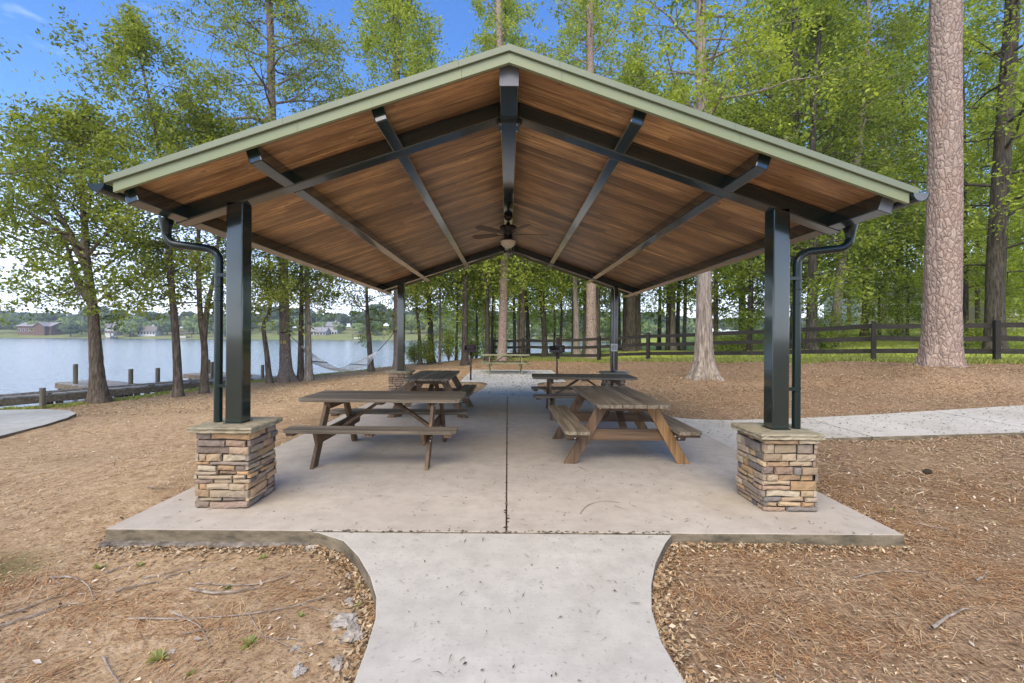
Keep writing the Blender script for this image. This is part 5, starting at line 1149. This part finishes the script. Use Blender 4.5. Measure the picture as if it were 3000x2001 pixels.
# drifts: needle mats on the right, leaves caught along the concrete edges
def caught(poly, n, out, r, w=.05):
    P_ = np.array(poly, float); seg = np.linalg.norm(P_[1:] - P_[:-1], axis=1); cs = np.concatenate([[0], np.cumsum(seg)]); s_ = r.uniform(0, cs[-1], n); i = np.clip(np.searchsorted(cs, s_) - 1, 0, len(seg) - 1); f_ = (s_ - cs[i]) / seg[i]
    p = P_[i] * (1 - f_)[:, None] + P_[i + 1] * f_[:, None]; d = (P_[i + 1] - P_[i]) / seg[i][:, None]; nn = np.stack([d[:, 1], -d[:, 0]], 1) * out; q = p + nn * (r.exponential(w, n) + .008)[:, None]
    m = ~paved(q[:, 0], q[:, 1]); x, y = q[m, 0], q[m, 1]; n = len(x); z = gz(x, y) + .006 + r.rand(n) * .012
    a = r.uniform(0, 2 * PI, n); ln = r.uniform(.015, .045, n)[:, None]; w_ = ln * r.uniform(.3, .6, n)[:, None]; A_ = np.stack([np.cos(a), np.sin(a), r.normal(size=n) * .35], 1); B_ = np.stack([-np.sin(a), np.cos(a), r.normal(size=n) * .35], 1); C_ = np.stack([x, y, z], 1)
    g.quads(np.stack([C_ - A_ * ln / 2, C_ - B_ * w_ / 2, C_ + A_ * ln / 2, C_ + B_ * w_ / 2], 1).reshape(-1, 3), np.arange(n * 4).reshape(-1, 4), .5, (LC * .85)[r.randint(0, len(LC), n)] * r.uniform(.7, 1.2, (n, 1)))
caught([p for p in Lp if p[1] > 1], 1500, 1, r); caught([p for p in Rp if p[1] > 1], 1700, 1, r); caught([(-3.08, 3.455), (-1.5, 3.455)], 900, 1, r); caught([(1.26, 3.455), (3.05, 3.455)], 1200, 1, r, .04)
caught([(3.09, 3.5), (3.09, 5.6)], 900, 1, r, .06); caught([(-3.09, 3.5), (-3.09, 11)], 1500, -1, r, .06); caught([(4.7, 6.7), (12, 6.75)], 1800, 1, r, .06)
cx_, cy_ = np.concatenate([r.uniform(1, 6.5, 230), r.uniform(-5, -.8, 60)]), np.concatenate([r.uniform(1.4, 5.2, 230), r.uniform(1.6, 3.3, 60)])
nn_ = 70; x = np.repeat(cx_, nn_) + r.normal(size=len(cx_) * nn_) * .11; y = np.repeat(cy_, nn_) + r.normal(size=len(cx_) * nn_) * .09; m = ~paved(x, y); a = (np.repeat(r.uniform(0, PI, len(cx_)), nn_) + r.normal(size=len(x)) * .55)[m]; x, y = x[m], y[m]; n_ = len(x)
z_ = gz(x, y) + .005 + r.rand(n_) * .01; ln = r.uniform(.06, .13, n_)[:, None]; A_ = np.stack([np.cos(a), np.sin(a), r.normal(size=n_) * .06], 1) * ln / 2; B_ = np.stack([-np.sin(a), np.cos(a), np.zeros(n_)], 1) * .0016; C_ = np.stack([x, y, z_], 1)
g.quads(np.stack([C_ - A_ - B_, C_ + A_ - B_, C_ + A_ + B_, C_ - A_ + B_], 1).reshape(-1, 3), np.arange(n_ * 4).reshape(-1, 4), .5, np.array([(0.42, 0.215, 0.095), (0.50, 0.30, 0.14), (0.30, 0.15, 0.07), (0.58, 0.40, 0.21)])[r.randint(0, 4, n_)] * r.uniform(.75, 1.2, (n_, 1)))
pale = np.array([(0.66, 0.54, 0.40), (0.60, 0.48, 0.36), (0.68, 0.60, 0.50), (0.52, 0.43, 0.33)])
for args in [(700, (-6.5, 6.5), (1.3, 5.5), r, (.02, .05), (.3, .6), .006, .3), (1500, (-11, 14), (5.0, 16), r, (.03, .055), (.3, .6), .008, .3)]:
    (lambda q: g.quads(q[0], q[1], .5, q[2]))(scatter(*args, palette=pale))
tag(put('leaf_litter', g, M['litter']), 'fallen leaves and pine needles', 'litter', kind='stuff')
g = G(); dark = np.array([(0.09, 0.075, 0.05), (0.15, 0.115, 0.07), (0.06, 0.05, 0.035), (0.22, 0.16, 0.09)])
flat0 = lambda x, y: np.where((x > 3.05), zr_v(x), 0.0) + .001
def zr_v(x): return -0.006 + 0.035 * np.maximum(0.0, x - 4.0)
fz = lambda x, y: np.where(x > 3.05, zr_v(x), np.where(x < -9, -.47, 0.0))
for args in [(1300, (-3, 3), (1.6, 11.3), r, (.008, .026), (.2, .6), .003, .12), (500, (-3, 3), (1.6, 6), r, (.03, .08), (.05, .09), .003, .04), (3200, (3.1, 16), (5.6, 9.4), r, (.02, .05), (.25, .5), .004, .15), (1500, (-1.5, 1.9), (11.3, 20), r, (.03, .08), (.25, .5), .004, .15)]:
    (lambda q: g.quads(q[0], q[1], .5, q[2]))(scatter(*args, palette=dark, zf=fz, onpaved=True))
x = r.normal(size=500) * .008 ; y = r.uniform(3.5, 11.3, 500)
for i in range(70):
    xx, yy = r.normal() * .010, r.uniform(3.5, 11.2); s_ = r.uniform(.006, .02); g.quads([(xx - s_, yy, .002), (xx, yy - s_ * .6, .003), (xx + s_, yy, .002), (xx, yy + s_ * .6, .006)], [(0, 1, 2, 3)], .5, dark[r.randint(4)])
for i in range(130):
    xx, yy = r.uniform(-1.5, 1.25), 3.482 + r.normal() * .012; s_ = r.uniform(.006, .018); g.quads([(xx - s_, yy, .002), (xx, yy - s_ * .5, .003), (xx + s_, yy, .002), (xx, yy + s_ * .5, .005)], [(0, 1, 2, 3)], .5, dark[r.randint(4)])
tag(put('leaf_debris', g, M['litter']), 'scattered dry leaf bits on the concrete', 'debris', kind='stuff')

# grass tufts along the fence and bank
def tufts(n, fx_, r, h, name, label):
    g = G(); x, y = fx_(n); m = ~paved(x, y) & (shore_s(x, y) > .12); x, y = x[m], y[m]; n = len(x); z = gz(x, y); k_ = 5
    x = np.repeat(x, k_) + r.normal(size=n * k_) * .04; y = np.repeat(y, k_) + r.normal(size=n * k_) * .04; z = np.repeat(z, k_); a = r.uniform(0, PI, n * k_); hh = h * r.uniform(.5, 1.4, n * k_); w = .012 + hh * .05; lx, ly = r.normal(size=n * k_) * hh * .35, r.normal(size=n * k_) * hh * .35
    Vv = np.stack([np.stack([x - np.cos(a) * w, y - np.sin(a) * w, z - .01], 1), np.stack([x + np.cos(a) * w, y + np.sin(a) * w, z - .01], 1), np.stack([x + lx * .6 + np.cos(a) * w * .6, y + ly * .6 + np.sin(a) * w * .6, z + hh * .7], 1), np.stack([x + lx, y + ly, z + hh], 1)], 1).reshape(-1, 3)
    g.quads(Vv, np.arange(len(x) * 4).reshape(-1, 4), r.uniform(0, 1, len(x))); tag(put(name, g, M['grass']), label, 'grass', kind='stuff')
def along_fence(n):
    s_ = r.uniform(0, len(FP) - 1.001, n); i = s_.astype(int); f = s_ - i; P_ = np.array(FP); p = P_[i] * (1 - f)[:, None] + P_[i + 1] * f[:, None]; d = P_[i + 1] - P_[i]; nn = np.stack([-d[:, 1], d[:, 0]], 1) / np.linalg.norm(d, axis=1)[:, None]; o_ = r.exponential(1.6, n) - .45
    q = p + nn * o_[:, None]; return q[:, 0], q[:, 1]
tufts(9000, along_fence, r, .11, 'fence_grass', 'bright green grass growing along and beyond the fence')
def along_shore(n):
    P_ = np.array([p for p in SH if 6 <= p[1] <= 30]); s_ = r.uniform(0, len(P_) - 1.001, n); i = s_.astype(int); f = s_ - i; p = P_[i] * (1 - f)[:, None] + P_[i + 1] * f[:, None]; return p[:, 0] + np.abs(r.normal(size=n)) * .3 + .3, p[:, 1] - np.abs(r.normal(size=n)) * .15
tufts(1500, along_shore, r, .07, 'bank_grass', 'short yellow green grass along the lake bank')

# fallen sticks (photo pixels worked out to ground metres)
def stick(label, pts, r0=.009, side=(), name='fallen_branch', zoff=.0):
    r0 *= .72; g = G(); P_ = [(x, y, (0.0 if paved(np.array([x]), np.array([y]))[0] else float(gz(np.array([x]), np.array([y]))[0])) + r0 + .004 + zoff) for x, y in pts]
    q = spline(P_, 14); q[:, 2] += np.abs(np.random.RandomState(int(abs(pts[0][0]) * 1000)).normal(size=14)) * r0 * .6; g.tube(q, np.linspace(r0, r0 * .35, 14), 6)
    for s_ in side:
        P2 = [(x, y, (0.0 if paved(np.array([x]), np.array([y]))[0] else float(gz(np.array([x]), np.array([y]))[0])) + r0 + .003) for x, y in s_]; g.tube(spline(P2, 8), np.linspace(r0 * .5, r0 * .2, 8), 5)
    tag(put(name, g, M['twig']), label, 'branch', 'fallen branches')
def gp_(X2, Y2, z=-.11):     # source pixel -> ground
    Yd = (1.5 - z) * 1333 / (Y2 - (984 + .006 * (X2 - 1487))); return ((X2 - 1487) * Yd / 1333, Yd)
def sk(label, pix, r0=.009, side=(), z=-.11): stick(label, [gp_(a, b, z) for a, b in pix], r0, [[gp_(a, b, z) for a, b in s_] for s_ in side])
sc_ = 1200 / 2351.0
f = lambda a, b: (a * sc_, 1350 + b * sc_)
sk('long grey stick in the bottom left corner running to the left edge', [f(-60, 965), f(130, 905), f(410, 815), (f(485, 822))], .010)
sk('upper of two parallel sticks at the left edge', [f(-40, 905), f(150, 840), f(300, 785), f(400, 760)], .008)
sk('bent grey stick curving down left of the green weed', [f(300, 655), f(420, 660), f(510, 710), f(545, 785)], .010, [[f(300, 655), f(350, 690), f(380, 700)]])
sk('straight stick right of the bent grey stick', [f(670, 750), f(760, 722), f(880, 695), f(930, 700)], .009)
sk('long thin stick running right towards the kerb of the front path', [f(1130, 700), f(1400, 718), f(1590, 690), f(1830, 590)], .007)
sk('short stout stick with rough bark in the bare patch', [f(1100, 740), f(1250, 765), f(1400, 755), f(1500, 735)], .013)
sk('longest thin branch crossing the lower left ground with side twigs', [f(750, 893), f(1100, 905), f(1440, 892), f(1740, 840), f(1990, 740)], .008, [[f(1440, 892), f(1500, 1000), f(1600, 1060), f(1790, 1150)], [f(1740, 840), f(1830, 870), f(1940, 895)], [f(1600, 1048), f(1690, 1048), f(1755, 1070)]])
sk('short curved stick crossing the longest thin branch', [f(1000, 870), f(1080, 905), f(1160, 965), f(1215, 1080)], .008)
sk('small straight stick below the crossing branches', [f(1055, 995), f(1180, 982), f(1305, 980)], .006)
sk('slender stick near the bottom edge, curving down', [f(603, 1105), f(640, 1180), f(700, 1270)], .008)
sk('thin twig right of the weed near the slab front', [f(820, 675), f(960, 640), f(1160, 575)], .007)
sk('long thin twig reaching up towards the slab lip', [f(950, 670), f(1100, 620), f(1280, 580)], .007)
sk('short buff stick left of the small weed', [f(610, 640), f(690, 610), f(790, 588)], .010)
f2 = lambda a, b: (1800 + a * sc_, 1350 + b * sc_)
sk('pale forked stick on the pine straw at lower right', [f2(1830, 940), f2(1930, 870), f2(2050, 825)], .013, z=-.03)
sk('short upright-curled pale stick near the right edge', [f2(2080, 640), f2(2120, 620), f2(2145, 585)], .011, z=-.02)
sk('long pale curved twig across the right ground', [f2(1380, 670), f2(1480, 640), f2(1640, 620), f2(1850, 630)], .006, z=-.05)
sk('dark stick right of the slab corner at lower right', [f2(1730, 325), f2(1830, 345), f2(1930, 360)], .008, z=-.03)
f3 = lambda a, b: (1500 + a / 3.1347, 1050 + b / 3.1347)
sk('curved twig with side shoots lying on the covered slab', [f3(635, 1430), f3(700, 1360), f3(830, 1318), f3(1000, 1330)], .005, [[f3(950, 1355), f3(1000, 1375), f3(1055, 1392)]], z=0)
sk('tiny forked twig on the slab before the end-on table', [f3(610, 995), f3(660, 1020), f3(710, 1045)], .004, [[f3(585, 1040), f3(640, 1035), f3(690, 1045)]], z=0)
sk('small forked twig lying on the pale side path behind the pedestal', [(2150 + 510 / 2.613, 700 + 1390 / 2.613), (2150 + 545 / 2.613, 700 + 1415 / 2.613), (2150 + 650 / 2.613, 700 + 1385 / 2.613)], .006, z=0)
sk('dark stick at the left foot of the front left pedestal', [(250 + 575 / 3.1357, 1150 + 912 / 3.1357), (250 + 700 / 3.1357, 1150 + 915 / 3.1357), (250 + 840 / 3.1357, 1150 + 898 / 3.1357)], .010, z=-.1)

# pinecone
px_, py_ = gp_(2050 + 2095 / 3.1357, 1150 + 722 / 3.1357, -.0); pz_ = float(gz(np.array([px_]), np.array([py_]))[0])
g = G(); rr = random.Random(3)
for i in range(60):
    t = i / 60; a = i * 2.4; rad_ = .022 * math.sin(PI * (t * .85 + .1)); cx_, cy_ = rad_ * math.cos(a), rad_ * math.sin(a); xx = -.045 + t * .09
    d_ = np.array([.4, math.cos(a), math.sin(a)]); p0 = np.array([xx, cx_, cy_]); q = p0 + d_ * .012; s_ = np.cross(d_, [1, 0, 0]); s_ = s_ / np.linalg.norm(s_) * .006
    g.quads([tuple(p0 - s_), tuple(p0 + s_), tuple(q + s_), tuple(q - s_)], [(0, 1, 2, 3)])
g.tube([(-.045, 0, 0), (0, 0, 0), (.045, 0, 0)], [.008, .016, .008], 8)
o = put('pinecone', g, M['darkbark']); o.location = (px_, py_, pz_ + .028); tag(o, 'dark pinecone lying on the pine straw at the right', 'pinecone')

# weeds
def weed(label, pix, s_, seed, n=14):
    x, y = gp_(*pix); z = float(gz(np.array([x]), np.array([y]))[0]); r = np.random.RandomState(seed); g = G()
    for i in range(n):
        a = r.rand() * 6.28; e = r.uniform(.15, 1.1); L_ = s_ * r.uniform(.5, 1.1); d_ = np.array([math.cos(a) * math.cos(e), math.sin(a) * math.cos(e), math.sin(e)]); sd_ = np.array([-math.sin(a), math.cos(a), 0]); w = L_ * .17
        p = [np.zeros(3), d_ * L_ * .35, d_ * L_ * .7 + [0, 0, -.05 * L_], d_ * L_ * 1.0 + [0, 0, -.18 * L_]]; ws = [w * .3, w, w * .9, w * .1]
        vs = []
        for q, ww in zip(p, ws): vs += [q - sd_ * ww, q + np.array([0, 0, -ww * .4]), q + sd_ * ww]
        g.quads([tuple(v) for v in vs], [(i_ * 3 + j, i_ * 3 + j + 1, i_ * 3 + j + 4, i_ * 3 + j + 3) for i_ in range(3) for j in range(2)], float(r.rand()))
    o = put('weed', g, M['weed']); o.location = (x, y, z); tag(o, label, 'weed', 'green weeds on the bare ground')
for i, a in enumerate([('broad leaved weed below the left corner of the slab', f(575, 600), .085), ('small weed right of the broad leaved one, below the slab', f(810, 590), .06), ('spindly weed under the middle of the slab lip', f(1520, 555), .07),
    ('larger bushy weed near the bottom edge on the left ground', f(930, 1130), .10), ('pale faded weed right of the bushy one', f(1440, 1070), .08), ('low weed between the thin branches', f(1310, 725), .05), ('small rosette weed left of the grey rubble', f(1735, 905), .055),
    ('weed growing between rubble and path kerb', f(2065, 850), .07), ('small weed above the middle rubble clump', f(2060, 735), .06), ('tiny sprout beside the broken slab on the right', f2(600, 535), .05), ('grassy tuft by the dry root on the right ground', f2(1600, 320), .06), ('tuft of thin green grass at the far bottom of the left ground', f(1110, 1240), .045)]):
    weed(a[0], a[1], a[2] * .7, 40 + i, 15)
# mortar rubble along the path edge and under the slab lip
def rubble(label, pix, s_, seed, flat=.45, n=1):
    x, y = gp_(*pix); z = float(gz(np.array([x]), np.array([y]))[0]); r = np.random.RandomState(seed)
    bm = __import__('bmesh').new(); __import__('bmesh').ops.create_icosphere(bm, subdivisions=4, radius=1.0)
    K = r.normal(size=(16, 3)) * 2.6; ph = r.rand(16) * 6.28; K2 = r.normal(size=(12, 3)) * 9; 
    for v in bm.verts:
        c = np.array(v.co); q = 1 + .16 * sum(math.sin(float(c @ K[i]) + ph[i]) for i in range(16)) / 2.2 + .045 * sum(math.sin(float(c @ K2[i])) for i in range(12)); v.co = Vector((c[0] * s_ * q, c[1] * s_ * q * 1.2, c[2] * s_ * q * flat))
    me = bpy.data.meshes.new('mortar_lump'); bm.to_mesh(me); bm.free(); me.materials.append(M['rubble'])
    o = bpy.data.objects.new('mortar_lump', me); col.objects.link(o); o.location = (x, y, z + s_ * flat * .25); o.rotation_euler = (0, 0, r.rand() * 6); tag(o, label, 'mortar lump', 'spilled mortar lumps by the front path')
for i, a in enumerate([('rough mortar lump filling the corner where path meets slab', (250 + 2080 / 3.1357 + 0, 1150 + 1330 / 3.1357), .055), ('flat grey mortar lump just below the path corner', f(1790, 505), .045), ('pale blue-grey mortar chunk near the path corner', f(1945, 505), .035), ('upper crumbly mortar lump along the path edge', f(2085, 620), .055), ('small mortar lump left of the upper crumbly one', f(2005, 665), .035),
    ('largest mortar lump beside the path narrowing', f(1985, 950), .07), ('mortar lump just below the largest one', f(2040, 1030), .06), ('narrow mortar lump above the largest one', f(2020, 820), .04), ('lowest mortar lump near the bottom of the path edge', f(1945, 1185), .04), ('angular pale stone near the bottom edge', f(1725, 1235), .035), ('small round white pebble near the bushy weed', f(1000, 1085), .02), ('white pebble left of the lowest lump', f(1705, 1100), .022)]):
    rubble(a[0], a[1], a[2] * .8, 60 + i)
# broken rough footing under the front left slab edge
g = G(); rr = np.random.RandomState(8); n = 90; xs3 = np.linspace(-3.09, -1.5, n); vs = []
w1 = np.cumsum(rr.normal(size=n)) * .004; w1 -= np.linspace(w1[0], w1[-1], n)
for i in range(n):
    o_ = .012 + abs(w1[i]) + rr.rand() * .008 + .02 * (1 - i / n); vs += [(xs3[i], 3.50, -.088), (xs3[i], 3.486 - o_, -.094 - rr.rand() * .004), (xs3[i], 3.482 - o_ * 1.1, -.112 - rr.rand() * .01), (xs3[i], 3.50, -.2)]
g.quads(vs, [(i * 4 + j, i * 4 + j + 1, i * 4 + j + 5, i * 4 + j + 4) for i in range(n - 1) for j in range(3)]); tag(put('slab_footing', g, M['footing']), kind='structure')
# ------------------------------------------------------------------ air
hb = G(); hb.box((-700, -40, -5), (650, 800, 60)); hz_ = hb.mesh('haze', bpy.data.materials.new('haze'))
hm_ = hz_.materials[0]; hm_.use_nodes = True; hm_.node_tree.nodes.clear()
ho = hm_.node_tree.nodes.new('ShaderNodeOutputMaterial'); hv = hm_.node_tree.nodes.new('ShaderNodeVolumePrincipled')
hv.inputs['Color'].default_value = (0.9, 0.93, 1.0, 1); hv.inputs['Density'].default_value = 0.0006; hv.inputs['Anisotropy'].default_value = 0.2
hm_.node_tree.links.new(hv.outputs[0], ho.inputs['Volume'])
tag(put('haze', hz_, None), 'thin pale air over the lake', 'haze', kind='stuff')
